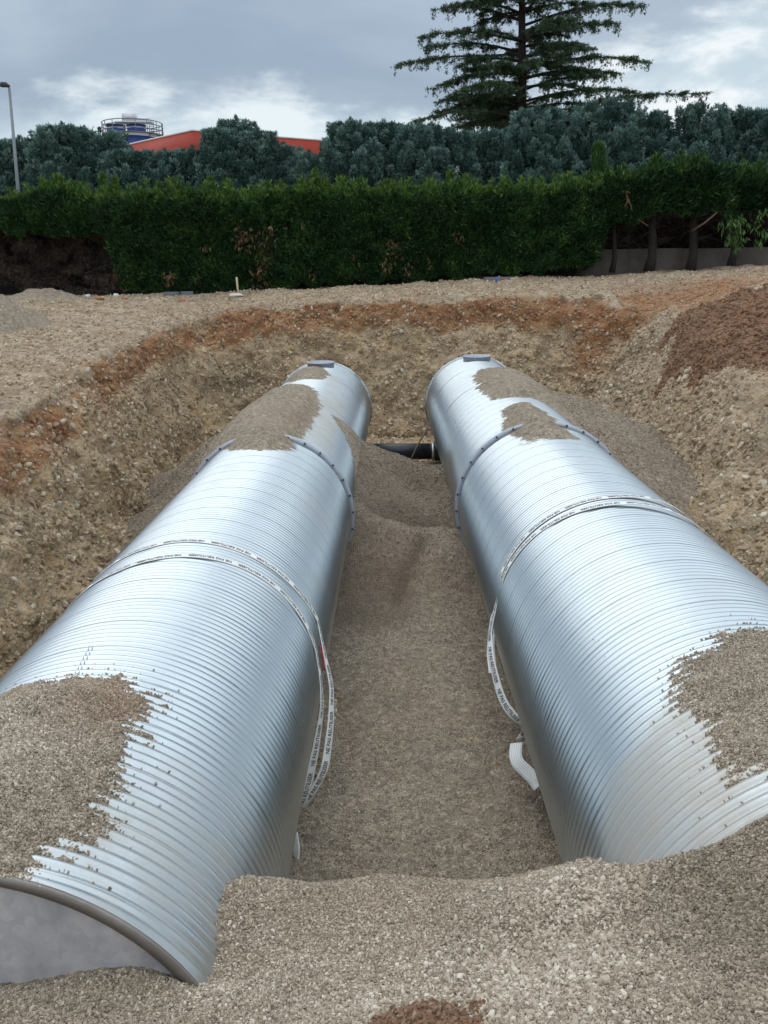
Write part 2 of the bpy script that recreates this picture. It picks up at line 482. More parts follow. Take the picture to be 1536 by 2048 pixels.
H += [(-8, 8, -1.9), (-7, 2, -1.9), (-7, -4, -1.8), (7.5, 8, -1.75), (7.5, 2, -1.7), (7.5, -4, -1.6), (0, -5, -1.6), (-14, 12, -1.5), (14, 12, -0.9),
      (-20, 36, -0.7), (0, 36, -0.5), (20, 36, 0.0), (-30, 50, -0.7), (30, 50, -0.4), (0, 60, -0.6), (-14, 0, -1.6), (14, 0, -1.2), (12, 20, -0.5)]
toe = [(-3.9, -3), (-3.9, 4), (-4.0, 8), (-4.45, 12), (-4.95, 16), (-5.4, 20), (-5.5, 22.6), (-4.7, 23.7), (-2, 23.9), (1.5, 23.9), (4.3, 23.8),
       (5.2, 22.5), (5.0, 19), (4.6, 16), (3.9, 12.5), (3.75, 8), (3.9, 4), (3.9, -3)]
rim = ([(-5.2, -3.6), (-5.25, 5)] + [(p[0], p[1]) for p in rimL] + [(p[0], p[1]) for p in rimF] + [(p[0], p[1]) for p in rimR]
       + [(6.1, 8), (6.0, 4), (6.0, -3.6)])
xs = np.unique(np.concatenate([[-900, -500, -300, -180, -110, -70, -45, -32, -25, -20, -17, -15], np.arange(-13.5, -7, 0.16), np.arange(-7, -3.4, 0.035),
                               np.arange(-3.4, 3.4, 0.07), np.arange(3.4, 8.6, 0.04), np.arange(8.6, 15.5, 0.14), [17, 20, 25, 32, 45, 70, 110, 180, 300, 500, 900]]))
ys = np.unique(np.concatenate([[-400, -200, -100, -50, -25, -12, -8, -6, -5], np.arange(-4, 5, 0.25), np.arange(5, 23.4, 0.06), np.arange(23.4, 26.4, 0.03),
                               np.arange(26.4, 31, 0.07), np.arange(31, 40, 0.6), [42, 45, 50, 60, 75, 100, 140, 200, 300, 500, 900, 1500]]))
X, Y = np.meshgrid(xs, ys, indexing='ij')
Xc, Yc = np.clip(X, -40, 40), np.clip(Y, -12, 70)
PL = rbf(H, Xc, Yc)                                            # natural ground level
wob = 0.42 * fbm(X * 0.7, Y * 0.7, seed=3, oct=3)
inT = inside(X, Y, toe); inR = inside(X, Y, rim)
dT = seg_dist(X, Y, toe, True); dR = seg_dist(X, Y, rim, True)
t_ = np.where(inT, 0, np.where(inR, dT / (dT + dR + 1e-9), 1.0 + np.minimum(dR, 3) / 2.2))
near = sstep(-np.maximum(seg_dist(X, Y, rim, True), 0), -2.5, 0)
t_ = np.clip(t_ + wob * 0.33 * near * sstep(t_, 0.0, 0.1), 0, 3)
t_ = (t_ + 1 - np.sqrt((t_ - 1) ** 2 + 0.009)) / 2; t_ = np.clip(t_, 0, 1)
right = sstep(X, 3, 5) * sstep(-Y, -23, -19)
prof = (1 - right) * t_ ** 0.86 + right * (0.35 * t_ ** 0.7 + 0.65 * t_)
TOEZ = -4.78
Z = TOEZ + (PL - TOEZ) * prof
# rounding of the rim and small ledge in the far left corner
led = at(440, 838, 21.8)
Z = Z + 0.55 * np.exp(-(((X - led[0]) / 0.55) ** 2 + ((Y - led[1]) / 0.7) ** 2)) * (t_ < 0.6)
depth = PL - Z
P = np.stack([X, Y, Z], -1)
gx = np.gradient(Z, xs, axis=0); gy = np.gradient(Z, ys, axis=1)
N = np.stack([-gx, -gy, np.ones_like(Z)], -1); N /= np.linalg.norm(N, axis=-1, keepdims=True)
fade = sstep(-np.hypot(np.maximum(np.abs(X) - 14, 0), np.maximum(np.abs(Y - 14) - 17, 0)), -6, 0)
steep = np.clip((1 - N[..., 2]) * 3, 0, 1)
lump = 0.20 * fbm(X * 1.1, Y * 1.1, Z * 1.1, 21, 3) + 0.085 * fbm(X * 3.7, Y * 3.7, Z * 3.7, 31, 5, 0.62)
rill = 0.10 * fbm(X * 1.6, Y * 1.6, Z * 0.35, 41, 3)
smr = 1 - .5 * sstep(X, 3.6, 4.6) * sstep(-Y, -23, -21)
P = P + N * ((0.42 + 0.58 * steep) * lump * smr + steep * rill * 0.7)[..., None] * fade[..., None]
# where the ground is red, pale, dark
pxg, pyg, dg = proj(P)
def blob(px, py, rx, ry, yd=None):
    return np.exp(-(((pxg - px) / rx) ** 2 + ((pyg - py) / ry) ** 2))
seam_top = 0.13 + 0.10 * vn(X * 0.8, Y * 0.8, seed=5)
band = sstep(depth, seam_top - .08, seam_top + 0.08) * (1 - sstep(depth, .62 + 0.28 * vn(X * 0.6, Y * 0.6, seed=8), 1.15 + .25 * vn(X * 1.4, Y * 1.4, seed=18)))
farw = sstep(Y, 22.5, 24.5) * sstep(X, -7.2, -5)
leftw = sstep(-X, 4.2, 4.6) * (1 - sstep(Y, 23, 25))
red = band * (farw * 1.0 + leftw * (0.45 + 0.5 * sstep(vn(Y * 0.35, Y * 0, seed=12), -0.2, 0.5)))
rr = sstep(X, 5.6, 7.5) * sstep(Y, 12, 15) * (1 - sstep(Y, 26.5, 28.5))
red = np.maximum(red, rr * (0.55 + 0.4 * vn(X * 0.6, Y * 0.6, seed=77)))
red = np.maximum(red, .9 * sstep(-X, 4.5, 4.9) * sstep(depth, .08, .22) * sstep(-depth, -1.0, -.6) * sstep(vn(X * .8, Y * .5, seed=78), -.45, .25) * (Y < 25))
c1 = at(1195, 640, 24.6)
red = np.maximum(red, np.exp(-(((X - c1[0]) / 0.7) ** 2 + ((Y - c1[1]) / 1.3) ** 2)) * (depth < 2.2) * 1.1)
pale = sstep(-Y, -31, -30) * sstep(-depth, -.45, -.1) * (1 - .8 * sstep(X, 4, 6) * (Y < 26)) * np.clip(0.15 + 0.75 * vn(X * 0.7, Y * 1.1, seed=9), 0, 1)
c2 = at(1300, 640, 23.0)
chute = np.exp(-(((X - (c2[0] - 0.75 * np.clip(c2[1] - Y, -1, 6) * 0.3 - 0.5 * depth)) / 0.75) ** 2)) * sstep(-Y, -25, -23) * sstep(Y, 17, 20) * (X > 5)
pale = np.clip(np.maximum(pale, np.maximum(chute * 1.0, .55 * right * (depth > .25) * (X > 3.4))), 0, 1); red = red * (1 - chute)
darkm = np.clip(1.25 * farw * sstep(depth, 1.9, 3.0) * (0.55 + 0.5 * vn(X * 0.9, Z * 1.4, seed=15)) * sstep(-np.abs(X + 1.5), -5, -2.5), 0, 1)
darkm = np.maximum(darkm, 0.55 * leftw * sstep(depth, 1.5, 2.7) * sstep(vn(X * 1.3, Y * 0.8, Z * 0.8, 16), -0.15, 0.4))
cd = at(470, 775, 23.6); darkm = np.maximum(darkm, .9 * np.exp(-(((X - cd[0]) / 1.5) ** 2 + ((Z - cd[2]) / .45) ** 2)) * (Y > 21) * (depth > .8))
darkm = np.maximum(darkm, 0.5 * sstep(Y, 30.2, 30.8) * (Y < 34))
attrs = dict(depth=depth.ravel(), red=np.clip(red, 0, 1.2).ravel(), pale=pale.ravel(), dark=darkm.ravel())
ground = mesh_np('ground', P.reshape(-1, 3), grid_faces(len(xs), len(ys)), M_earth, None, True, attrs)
tag(ground, 'excavated pit and ground of stony tan and orange earth', kind='structure')
EARTH = dict(P=P, depth=depth, red=red, pale=pale, N=N, dark=darkm)

# ------------------------------------------------------------------ gravel bed
G = [(-.06, 2.2, -2.54), (1.11, 1.9, -2.19), (1.44, 2.6, -2.37), (-1.78, 2.78, -3.05), (-1.54, 2.78, -2.95), (-1.27, 2.78, -2.90), (-1.09, 2.78, -2.91), (-.93, 2.76, -2.99),
     (-.85, 2.93, -3.13), (-.89, 3.17, -3.04), (-.92, 3.41, -2.99), (-.85, 3.61, -3.12), (-.74, 4.3, -3.76), (-.29, 3.7, -3.26), (.1, 3.75, -3.31), (.41, 3.7, -3.27), (.8, 3.9, -3.37),
     (1.06, 4.34, -3.67), (1.24, 3.42, -2.87), (1.43, 3.24, -2.63), (1.72, 3.24, -2.41), (2.4, 3.15, -2.26), (3.2, 3.1, -2.2), (4.5, 3.2, -2.3), (6, 3, -2),
     (-.5, 4.35, -3.85), (.3, 4.35, -3.87), (-.5, 5.2, -4.62), (.1, 5.2, -4.63), (.6, 5.2, -4.62), (1.1, 5.1, -4.5), (-.8, 5.2, -4.55),
     (0, 0, -1.62), (-2, 0, -1.75), (2, 0, -1.6), (0, -2, -1.6), (3, -2, -1.6), (-3, -2, -1.7), (0, 1.2, -2.02), (-1.6, 2.4, -2.80), (-1, 2.4, -2.79), (-3, 2.4, -2.85), (-4.5, 2, -2.4), (-2, 1.2, -2.15),
     (2, 1.4, -1.95), (3.5, 1.5, -1.9), (0.7, 2.9, -2.88), (-0.4, 2.9, -2.98), (5.5, 0, -1.7), (-5.5, 0, -1.9),
     (-4, 4, -3.3), (-4, 7, -4.45), (-4.2, 9, -4.4), (-3.9, 11, -4.1), (-4.3, 12.3, -4.3), (-4.7, 14.5, -4.25), (-4.25, 13.8, -3.85), tuple(at(440, 866, 15.6)), tuple(at(400, 892, 15.0)), (-3.7, 17.2, -3.95), (-3.5, 13.5, -3.55), tuple(at(505, 822, 15.9)), (-3.2, 18, -3.7),
     (-4, 20, -4.5), (-4.5, 22, -4.75), (-2.2, 16.5, -2.7), (-3, 22, -4.6),
     *[tuple(at(*q)) for q in [(645, 842, 14.6), (690, 862, 15.2), (740, 882, 15.7), (800, 912, 16.2), (850, 943, 16.7), (885, 964, 17.0), (910, 975, 17.3),
       (700, 905, 14.2), (740, 940, 14.3), (790, 960, 14.7), (850, 985, 15.0), (715, 985, 12.9), (770, 1000, 13.3), (830, 1030, 13.4), (890, 1035, 13.8),
       (716, 1020, 12.3), (760, 1030, 12.4), (800, 1040, 12.45), (840, 1053, 12.5), (880, 1056, 12.5), (915, 1060, 12.5),
       (700, 1090, 11.75), (760, 1100, 11.65), (810, 1120, 11.5), (860, 1090, 11.9), (920, 1100, 11.8), (800, 1180, 10.85), (700, 1180, 10.9), (880, 1170, 11.0), (950, 1180, 11.0)]],
     (.2, 12.95, -4.45), (.6, 13.0, -4.52), (.9, 13.1, -4.5), (-.2, 12.8, -4.25), (-.2, 17.6, -4.6), (-.8, 17, -4.2), (-1.2, 16.2, -3.4),
     (-.2, 10, -4.56), (.8, 10, -4.56), (-.6, 10, -4.56), (-.6, 8, -4.63), (.6, 8, -4.63), (0, 6.2, -4.63), (-.8, 6, -4.62), (1, 6.2, -4.62), (.9, 8, -4.6),
     (0.2, 18, -4.72), (.5, 20, -4.78), (-.4, 22, -4.78), (0, 23.5, -4.8), (3, 23.5, -4.7), (-4, 23.4, -4.7),
     (4.17, 17, -2.68), (4.9, 15.5, -2.85), (3.0, 17.8, -2.5), (4.2, 12.2, -3.6), (3.46, 12, -2.86), (3.3, 14, -2.52), (2.2, 17, -2.6), (4.2, 14.3, -2.85), (5.4, 15.0, -3.5), (5.9, 16.6, -3.7),
     (4.5, 19.5, -3.5), (4, 22, -4.4), (3.7, 10.5, -4.1), (3.9, 9, -4.3), (4, 7, -4.3), (4, 5, -3.4),
     (-2, 6, -4.85), (2.2, 6, -4.85), (-2, 10, -4.85), (2.2, 10, -4.85), (-2, 13, -4.2), (2.2, 13, -4.2), (2, 20, -4.4), (-2, 20, -4.4)]
gxs = np.arange(-5.6, 6.6, 0.035); gys = np.concatenate([np.arange(-2.5, 1.2, 0.12), np.arange(1.2, 7, 0.022), np.arange(7, 13, 0.04), np.arange(13, 23.8, 0.06)])
GX, GY = np.meshgrid(gxs, gys, indexing='ij')
GZ = rbf(G, GX, GY)
k = np.array([1, 4, 6, 4, 1]) / 16.0
for _ in range(2):
    GZ = np.apply_along_axis(lambda v: np.convolve(np.pad(v, 2, 'edge'), k, 'valid'), 0, GZ)
    GZ = np.apply_along_axis(lambda v: np.convolve(np.pad(v, 2, 'edge'), k, 'valid'), 1, GZ)
GZ = GZ + 0.035 * fbm(GX * 1.5, GY * 1.5, seed=51, oct=3) * sstep(GY, 0, 3) + .022 * fbm(GX * 3.1, GY * 3.1, seed=57, oct=3) * (1 - sstep(GY, 3.0, 3.4)) - .0 + 0.012 * fbm(GX * 9, GY * 9, seed=52, oct=3, gain=0.6)
gpx, gpy, _d = proj(np.stack([GX, GY, GZ], -1))
vb0 = np.interp(gpy, [900, 1055, 1120, 1200, 1250], [2000, 862, 832, 800, 835])
GZ = GZ - .16 * np.exp(-((gpx - vb0) / 22) ** 2) * sstep(GY, 10.1, 10.8) * sstep(-GY, -12.5, -11.9)
gt = np.clip(0.9 * np.exp(-(((gpx - 820) / 120) ** 2 + ((gpy - 1140) / 60) ** 2)) * 0.35 + 0.2 * sstep(vn(GX * 0.9, GY * 0.9, seed=61), 0.3, 0.8), 0, 1)
GV = np.stack([GX, GY, GZ], -1).reshape(-1, 3)
Fg = grid_faces(len(gxs), len(gys))
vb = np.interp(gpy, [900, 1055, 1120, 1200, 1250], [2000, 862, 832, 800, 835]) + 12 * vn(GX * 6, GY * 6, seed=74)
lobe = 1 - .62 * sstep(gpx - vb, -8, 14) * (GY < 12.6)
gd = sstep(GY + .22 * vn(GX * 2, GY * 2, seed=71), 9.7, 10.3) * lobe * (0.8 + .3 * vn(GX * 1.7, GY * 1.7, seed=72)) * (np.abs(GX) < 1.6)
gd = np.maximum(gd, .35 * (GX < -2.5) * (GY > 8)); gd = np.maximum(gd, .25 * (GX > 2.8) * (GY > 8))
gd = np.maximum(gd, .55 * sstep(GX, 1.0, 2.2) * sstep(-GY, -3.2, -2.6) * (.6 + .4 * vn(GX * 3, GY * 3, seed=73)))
_gv = 0
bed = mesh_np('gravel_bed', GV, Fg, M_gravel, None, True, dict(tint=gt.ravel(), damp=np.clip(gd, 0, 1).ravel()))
tag(bed, 'bed of fine crushed gravel under and between the tanks', kind='structure')

# ------------------------------------------------------------------ the two tanks
R = 1.25
PITCHC = 0.068; LEAD = PITCHC * 6
TL = dict(x=-1.98083, kx=-0.000893, z=-3.6772, kz=0.009183, y0=2.80, y1=21.55)
TR = dict(x=2.37334, kx=-0.017479, z=-3.53572, kz=0.009183, y0=2.80, y1=21.35)
def ax(T, y): return T['x'] + T['kx'] * y, T['z'] + T['kz'] * y
def cylpt(T, th, y, r):
    cx, cz = ax(T, y)
    return np.stack([cx + r * np.sin(th), y + 0 * th, cz + r * np.cos(th)], -1)
def cylhit(T, px, py, r=R):
    d = ray(px, py)
    a = d[0] - T['kx'] * d[1]; b = d[2] - T['kz'] * d[1]
    A = a * a + b * b; B = -2 * (a * T['x'] + b * T['z']); Cc = T['x'] ** 2 + T['z'] ** 2 - r * r
    D = max(B * B - 4 * A * Cc, 0)
    t = (-B - D ** .5) / 2 / A
    p = d * t; cx, cz = ax(T, p[1])
    return math.atan2(p[0] - cx, p[2] - cz), p[1]
FLY = 11.82

def make_tank(T, label, dustf, seed, extra_seams):
    root = empty('steel_tank', (*[ax(T, T['y0'])[0]], T['y0'], ax(T, T['y0'])[1] - R))
    tag(root, label, 'storage tank', 'corrugated steel tanks lying in the pit')
    off = -np.array(root.location)
    yy = np.concatenate([np.arange(T['y0'], 8, PITCHC / 12), np.arange(8, 14, PITCHC / 9), np.arange(14, T['y1'], PITCHC / 7), [T['y1']]])
    th = np.linspace(-math.pi, math.pi, 201)
    TH, YY = np.meshgrid(th, yy, indexing='ij')
    s = YY - LEAD * TH / (2 * math.pi)
    env = sstep(YY, T['y0'] + .02, T['y0'] + .10) * (1 - sstep(YY, T['y1'] - .14, T['y1'] - .08)) * np.clip(sstep(np.abs(YY - FLY), .06, .12), 0, 1)
    for ys_, w_ in extra_seams: env = env * sstep(np.abs(YY - ys_), w_, w_ + 0.03)
    ph = 2 * math.pi * s / PITCHC
    cusp = np.sqrt(np.cos(ph / 2) ** 2 + 0.012)          # broad crest, narrow valley
    rr_ = R - 0.017 * (1 - cusp) * env
    fr = np.abs((s / LEAD) - np.round(s / LEAD)) * LEAD
    rr_ = rr_ - 0.004 * env * np.exp(-(fr / 0.005) ** 2)
    for ys_, w_ in extra_seams: rr_ = rr_ + 0.012 * np.exp(-((YY - ys_ - w_) / 0.012) ** 2) - 0.01 * np.exp(-((YY - ys_ + w_) / 0.010) ** 2)
    rr_ = rr_ + 0.0022 * fbm(TH * 2.2, YY * 0.5, seed=seed, oct=3)
    V = cylpt(T, TH, YY, rr_)
    V = V + off
    dust = np.clip(dustf(TH, YY), 0, 1)
    F = grid_faces(len(th), len(yy))[:, ::-1]
    mesh_np('shell', V.reshape(-1, 3), F, M_galv, root, True, dict(strip=(s / LEAD).ravel(), dust=dust.ravel()))
    # near end: rim and recessed plate
    for ye, sg in ((T['y0'], -1), (T['y1'], 1)):
        cx, cz = ax(T, ye)
        c = np.array([cx, ye, cz]) + off
        ro = 1.251 if sg < 0 else 1.288
        b = MB(); b.lathe([(1.200, 0), (ro, 0), (ro, -sg * .02), (1.200, -sg * .02)], c + [0, sg * 0.012, 0], 'y', 128, True)
        b.build('end_rim', M_lip if sg < 0 else M_galv, root, False)
        b = MB(); b.lathe([(0.001, .0), (0.6, 0.003), (1.10, 0.004), (1.2, 0.0)], c + [0, -sg * 0.012, 0], 'y', 128)
        b.build('end_plate', M_plate, root, True)
    # bolted coupling flange
    cx, cz = ax(T, FLY); c = np.array([cx, FLY, cz]) + off
    b = MB(); b.lathe([(1.235, -.014), (1.314, -.014), (1.314, -.002), (1.235, -.002)], c, 'y', 144, True)
    b.lathe([(1.235, .002), (1.314, .002), (1.314, .014), (1.235, .014)], c, 'y', 144, True)
    fl = b.build('coupling_flange', M_flange, root, False)
    proto = None
    for k_ in range(-9, 10):
        a = math.radians(12 * k_ + 3)
        if proto is None:
            b = MB(); b.lathe([(0.0005, -.032), (.015, -.032), (.017, -.028), (.017, 0), (.011, 0), (.011, .03)], (0, 0, 0), 'y', 6)
            o = b.build('bolt', M_bolt, fl); proto = o
        else:
            o = proto.copy(); C.objects.link(o); o.parent = fl
        o.location = c + [1.288 * math.sin(a), -.014, 1.288 * math.cos(a)]
    # manhole collar on top of the far end
    ym = T['y1'] - 0.62; cx, cz = ax(T, ym); c = np.array([cx, ym, cz]) + off
    b = MB(); b.lathe([(.34, R - .12), (.35, R + .065), (.368, R + .065), (.368, R + .09), (.325, R + .09), (.325, R - .12)], c, 'z', 48, True)
    b.build('manhole_collar', M_neck, root, False)
    return root

def dustL(th, y):
    d = np.degrees(th)
    a = (1 - sstep(y, 3.3, 5.2)) * 0.55 * sstep(-np.abs(d - 38), -60, -20)
    a = np.maximum(a, 0.75 * sstep(-np.abs(d - 33), -26, -8) * sstep(y, 11.6, 12.6) * (1 - sstep(y, 16.5, 19)))
    a = np.maximum(a, 0.6 * sstep(-np.abs(d - 26), -18, -5) * sstep(y, 17, 18) * (1 - sstep(y, 19, 20.5)))
    return a
def dustR(th, y):
    d = np.degrees(th)
    lim = 4.55 + 0.010 * (d + 35)
    a = (1 - sstep(y, lim - .55, lim + .15)) * 0.85 * sstep(-np.abs(d + 42), -44, -18)
    a = np.maximum(a, (1 - sstep(y, 3.8, 5.2)) * 0.35 * (d > -70))
    a = np.maximum(a, 0.35 * sstep(-np.abs(d - 5), -40, -15) * sstep(y, 9.5, 10.8) * (1 - sstep(y, 15, 16)))
    return a
tankL = make_tank(TL, 'left corrugated galvanised steel tank, near end showing its grey end plate', dustL, 101, [(15.6, .05), (19.0, .05)])
tankR = make_tank(TR, 'right corrugated galvanised steel tank, near end buried under the gravel bank', dustR, 202, [(16.6, .05), (19.1, .05)])

b = MB()
for dp_ in (0, 7):
    (ta, ya), (tb, yb) = cylhit(TL, 180 + dp_, 1290), cylhit(TL, 150 + dp_, 1345)
    q_ = [cylpt(TL, np.array(ta + (tb - ta) * u_), ya + (yb - ya) * u_, R - .0035 - .0035 * math.cos(2 * math.pi * u_ * (ya - yb) / PITCHC)) for u_ in np.linspace(0, 1, 40)]
    b.tube(np.array(q_) - np.array(tankL.location), .0026, 5)
b.build('plate_joint', M_flange, tankL)

# black pipe joining the tanks at the far end
pc = at(815, 903, 20.2)
pr = empty('drain_pipe', (pc[0], pc[1], pc[2])); tag(pr, 'black plastic pipe joining the two tanks at their far end', 'pipe')
xl, xr = ax(TL, 20.2)[0] + 0.9, ax(TR, 20.2)[0] - 0.9
b = MB(); b.tube([(xl - pc[0], 0, 0.01), (xr - pc[0], 0, 0)], 0.205, 28); b.build('pipe_wall', M_pipe, pr, True)
cx_ = at(866, 903, 20.2)[0] - pc[0]
b = MB(); b.tube([(cx_ - .035, 0, 0), (cx_ + .03, 0, 0)], 0.232, 28); b.build('coupling_ring', M_coup, pr, False)
b = MB(); b.tube([(cx_ + .045, 0, 0), (cx_ + .30, 0, 0)], 0.245, 28); b.build('rubber_sleeve', M_pipe, pr, False)
b = MB(); p0 = at(859, 848, 19.6); p1 = at(833, 895, 19.65); p2 = at(820, 923, 19.7)
b.tube([p0, p1, p2], [.022, .024, .026], 8); o = b.build('wooden_prop', M_rod); tag(o, 'thin brown wooden pole leaning across the black pipe', 'pole')

# ------------------------------------------------------------------ gravel heaps lying on the tanks
def heap_on_tank(name, label, T, poly, hmax, res, seed, tintf=None, ymin=None, edge=0.16, slope=0.5, sm=0.10):
    P_ = np.array(poly, float); P_[:, 0] = np.radians(P_[:, 0]) * R
    s = np.arange(P_[:, 0].min() - .3, P_[:, 0].max() + .3, res)
    y = np.arange(P_[:, 1].min() - .3, P_[:, 1].max() + .3, res)
    if ymin is not None: y = y[y >= ymin]
    S, Yy = np.meshgrid(s, y, indexing='ij')
    wx = S + sm * 0.6 * fbm(S * 5, Yy * 5, seed=seed, oct=3); wy = Yy + sm * 0.6 * fbm(S * 5, Yy * 5, seed=seed + 9, oct=3)
    d = sdf(wx, wy, P_)
    di = np.maximum(d - edge, 0)
    h = np.where(d > 0, .13 * np.minimum(d, edge) + hmax * (1 - np.exp(-slope * di / hmax)), .11 * d)
    h = h - 0.010 + 0.006 * fbm(S * 14, Yy * 14, seed=seed + 5, oct=3) + 0.035 * fbm(S * 2.2, Yy * 2.2, seed=seed + 6, oct=3) * sstep(d, 0.15, 0.5)
    V = cylpt(T, S / R, Yy, R + h)
    F = grid_faces(len(s), len(y))[:, ::-1]
    ok = (h.ravel()[F] > -0.024).any(1)
    tint = np.zeros(h.size) if tintf is None else tintf(V).ravel()
    V2, F2, at_ = compact(V.reshape(-1, 3), F[ok], dict(tint=tint))
    o = mesh_np(name, V2, F2, M_gravel, None, True, at_)
    tag(o, label, 'gravel heap', 'gravel heaps spilled on the tanks')
    return o, V, h, tint.reshape(h.shape)
def scr(cx, cy_, rx, ry, amt=1.0):
    def f(V):
        a, b_, _ = proj(V); return amt * np.exp(-(((a - cx) / rx) ** 2 + ((b_ - cy_) / ry) ** 2))
    return f
HL = heap_on_tank('gravel_heap', 'coarse gravel heap on top of the left tank beside its near end plate', TL,
    [(-24, 4.42), (-11, 4.49), (1, 4.49), (14.3, 4.46), (22.5, 4.36), (21.6, 4.15), (22.5, 3.8), (25, 3.48), (25.5, 3.23), (21.5, 2.93), (19, 2.70), (-95, 2.70), (-95, 4.2), (-50, 4.3)],
    0.24, 0.014, 300, scr(230, 1400, 120, 60, 0.9), TL['y0'] - .01)
HR = heap_on_tank('gravel_heap', 'gravel heap on top of the right tank at the right edge of the picture', TR,
    [(4.9, 4.84), (-8.7, 4.79), (-20.9, 4.64), (-31.5, 4.43), (-33.5, 4.2), (-29, 3.96), (-32, 3.73), (-31, 3.46), (-24, 3.42), (0, 3.30), (40, 3.1), (95, 3), (95, 5.1), (40, 4.95)],
    0.22, 0.014, 320)
heap_on_tank('gravel_heap', 'large gravel heap across the left tank near its bolted flange', TL,
    [(-2, 17.5), (9, 17.1), (18.6, 16.3), (29, 14.5), (25, 12.3), (22.4, 11.15), (2.6, 10.9), (-20, 11.15), (-32, 11.6), (-40, 12.0), (-65, 12.1), (-95, 12.5), (-95, 15.4), (-60, 16.2), (-34, 17.2), (-14, 17.6)],
    0.20, 0.035, 340, scr(590, 840, 60, 35, 0.5))
heap_on_tank('gravel_heap', 'small gravel patch on the left tank in front of its round collar', TL,
    [(-34, 20.6), (-15, 21.0), (6.6, 20.5), (19, 19.4), (17.3, 18.5), (4, 18.2), (-23, 18.4), (-40, 19.2)], 0.10, 0.035, 360)
heap_on_tank('gravel_heap', 'gravel heap on the right tank spilling down towards the right pit wall', TR,
    [(-23, 17.2), (-19, 18.0), (-8, 18.9), (8, 18.6), (30, 19), (60, 19.3), (95, 19.5), (95, 12.2), (60, 12.4), (44, 13.2), (30, 14.0), (18, 14.6), (10, 14.45), (-8, 14.5), (-20, 14.6), (-25, 15.6)], 0.17, 0.035, 380)
heap_on_tank('gravel_heap', 'pointed gravel heap on the right tank covering the top of its bolted flange', TR,
    [(9, 14.1), (-6, 13.9), (-20, 13.5), (-27, 12.6), (-28, 11.8), (-17.7, 10.83), (0, 10.8), (17, 10.95), (19, 11.9), (15, 13.1)], 0.20, 0.035, 400)

heap_on_tank('gravel_heap', 'tongue of gravel banked against the inner side of the left tank behind its flange', TL,
    [(33, 15.0), (44, 15.3), (70, 15.7), (98, 16.0), (98, 13.0), (84, 13.4), (62, 14.1), (45, 14.5)], 0.14, 0.03, 420)

# ------------------------------------------------------------------ loose stones (instanced on points)
def stone_cloud(name, label, Pp, scl, tone, tint, mat, nvar=6, sub=1, seed=0, rot=None):
    n = len(Pp)
    me = bpy.data.meshes.new(name); me.vertices.add(n); me.vertices.foreach_set('co', np.asarray(Pp, np.float32).ravel())
    def av(nm, v):
        a = me.attributes.new(nm, 'FLOAT_VECTOR', 'POINT'); a.data.foreach_set('vector', np.asarray(v, np.float32).ravel())
    def af(nm, v):
        a = me.attributes.new(nm, 'FLOAT', 'POINT'); a.data.foreach_set('value', np.asarray(v, np.float32))
    av('scl', scl); av('rot', rng.uniform(0, 2 * math.pi, (n, 3)) if rot is None else rot); af('tone', tone); af('tint', tint)
    a = me.attributes.new('pick', 'INT', 'POINT'); a.data.foreach_set('value', rng.integers(0, nvar, n).astype(np.int32))
    o = bpy.data.objects.new(name, me); C.objects.link(o); me.materials.append(mat)
    tag(o, label, kind='stuff')
    ng = bpy.data.node_groups.new(name + '_nodes', 'GeometryNodeTree')
    ng.interface.new_socket('Geometry', in_out='INPUT', socket_type='NodeSocketGeometry')
    ng.interface.new_socket('Geometry', in_out='OUTPUT', socket_type='NodeSocketGeometry')
    t = NT(ng)
    gi = t.add('NodeGroupInput'); go = t.add('NodeGroupOutput')
    join = t.add('GeometryNodeJoinGeometry')
    for i in range(nvar):
        ico = t.add('GeometryNodeMeshIcoSphere'); ico.inputs['Radius'].default_value = 1; ico.inputs['Subdivisions'].default_value = sub
        pos = t.add('GeometryNodeInputPosition')
        nz = t.add('ShaderNodeTexNoise', noise_dimensions='4D')
        t.l.new(pos.outputs[0], nz.inputs['Vector']); nz.inputs['W'].default_value = seed + i * 3.1; nz.inputs['Scale'].default_value = 0.9; nz.inputs['Detail'].default_value = 1
        sub_ = t.add('ShaderNodeVectorMath', operation='SUBTRACT'); t.l.new(nz.outputs['Color'], sub_.inputs[0]); sub_.inputs[1].default_value = (.5, .5, .5)
        mul = t.add('ShaderNodeVectorMath', operation='MULTIPLY'); t.l.new(sub_.outputs[0], mul.inputs[0]); mul.inputs[1].default_value = (1.7, 1.7, 1.7)
        sp2 = t.add('GeometryNodeSetPosition'); t.l.new(ico.outputs[0], sp2.inputs['Geometry']); t.l.new(mul.outputs[0], sp2.inputs['Offset'])
        sm_ = t.add('GeometryNodeSetMaterial'); t.l.new(sp2.outputs[0], sm_.inputs['Geometry']); sm_.inputs['Material'].default_value = mat
        g2i = t.add('GeometryNodeGeometryToInstance'); t.l.new(sm_.outputs[0], g2i.inputs[0])
        t.l.new(g2i.outputs[0], join.inputs[0])
    def na(nm, typ):
        q = t.add('GeometryNodeInputNamedAttribute', data_type=typ); q.inputs['Name'].default_value = nm; return q.outputs['Attribute']
    iop = t.add('GeometryNodeInstanceOnPoints')
    t.l.new(gi.outputs[0], iop.inputs['Points']); t.l.new(join.outputs[0], iop.inputs['Instance'])
    iop.inputs['Pick Instance'].default_value = True
    t.l.new(na('pick', 'INT'), iop.inputs['Instance Index'])
    t.l.new(na('rot', 'FLOAT_VECTOR'), iop.inputs['Rotation']); t.l.new(na('scl', 'FLOAT_VECTOR'), iop.inputs['Scale'])
    t.l.new(iop.outputs[0], go.inputs[0])
    md = o.modifiers.new('stones', 'NODES'); md.node_group = ng
    return o

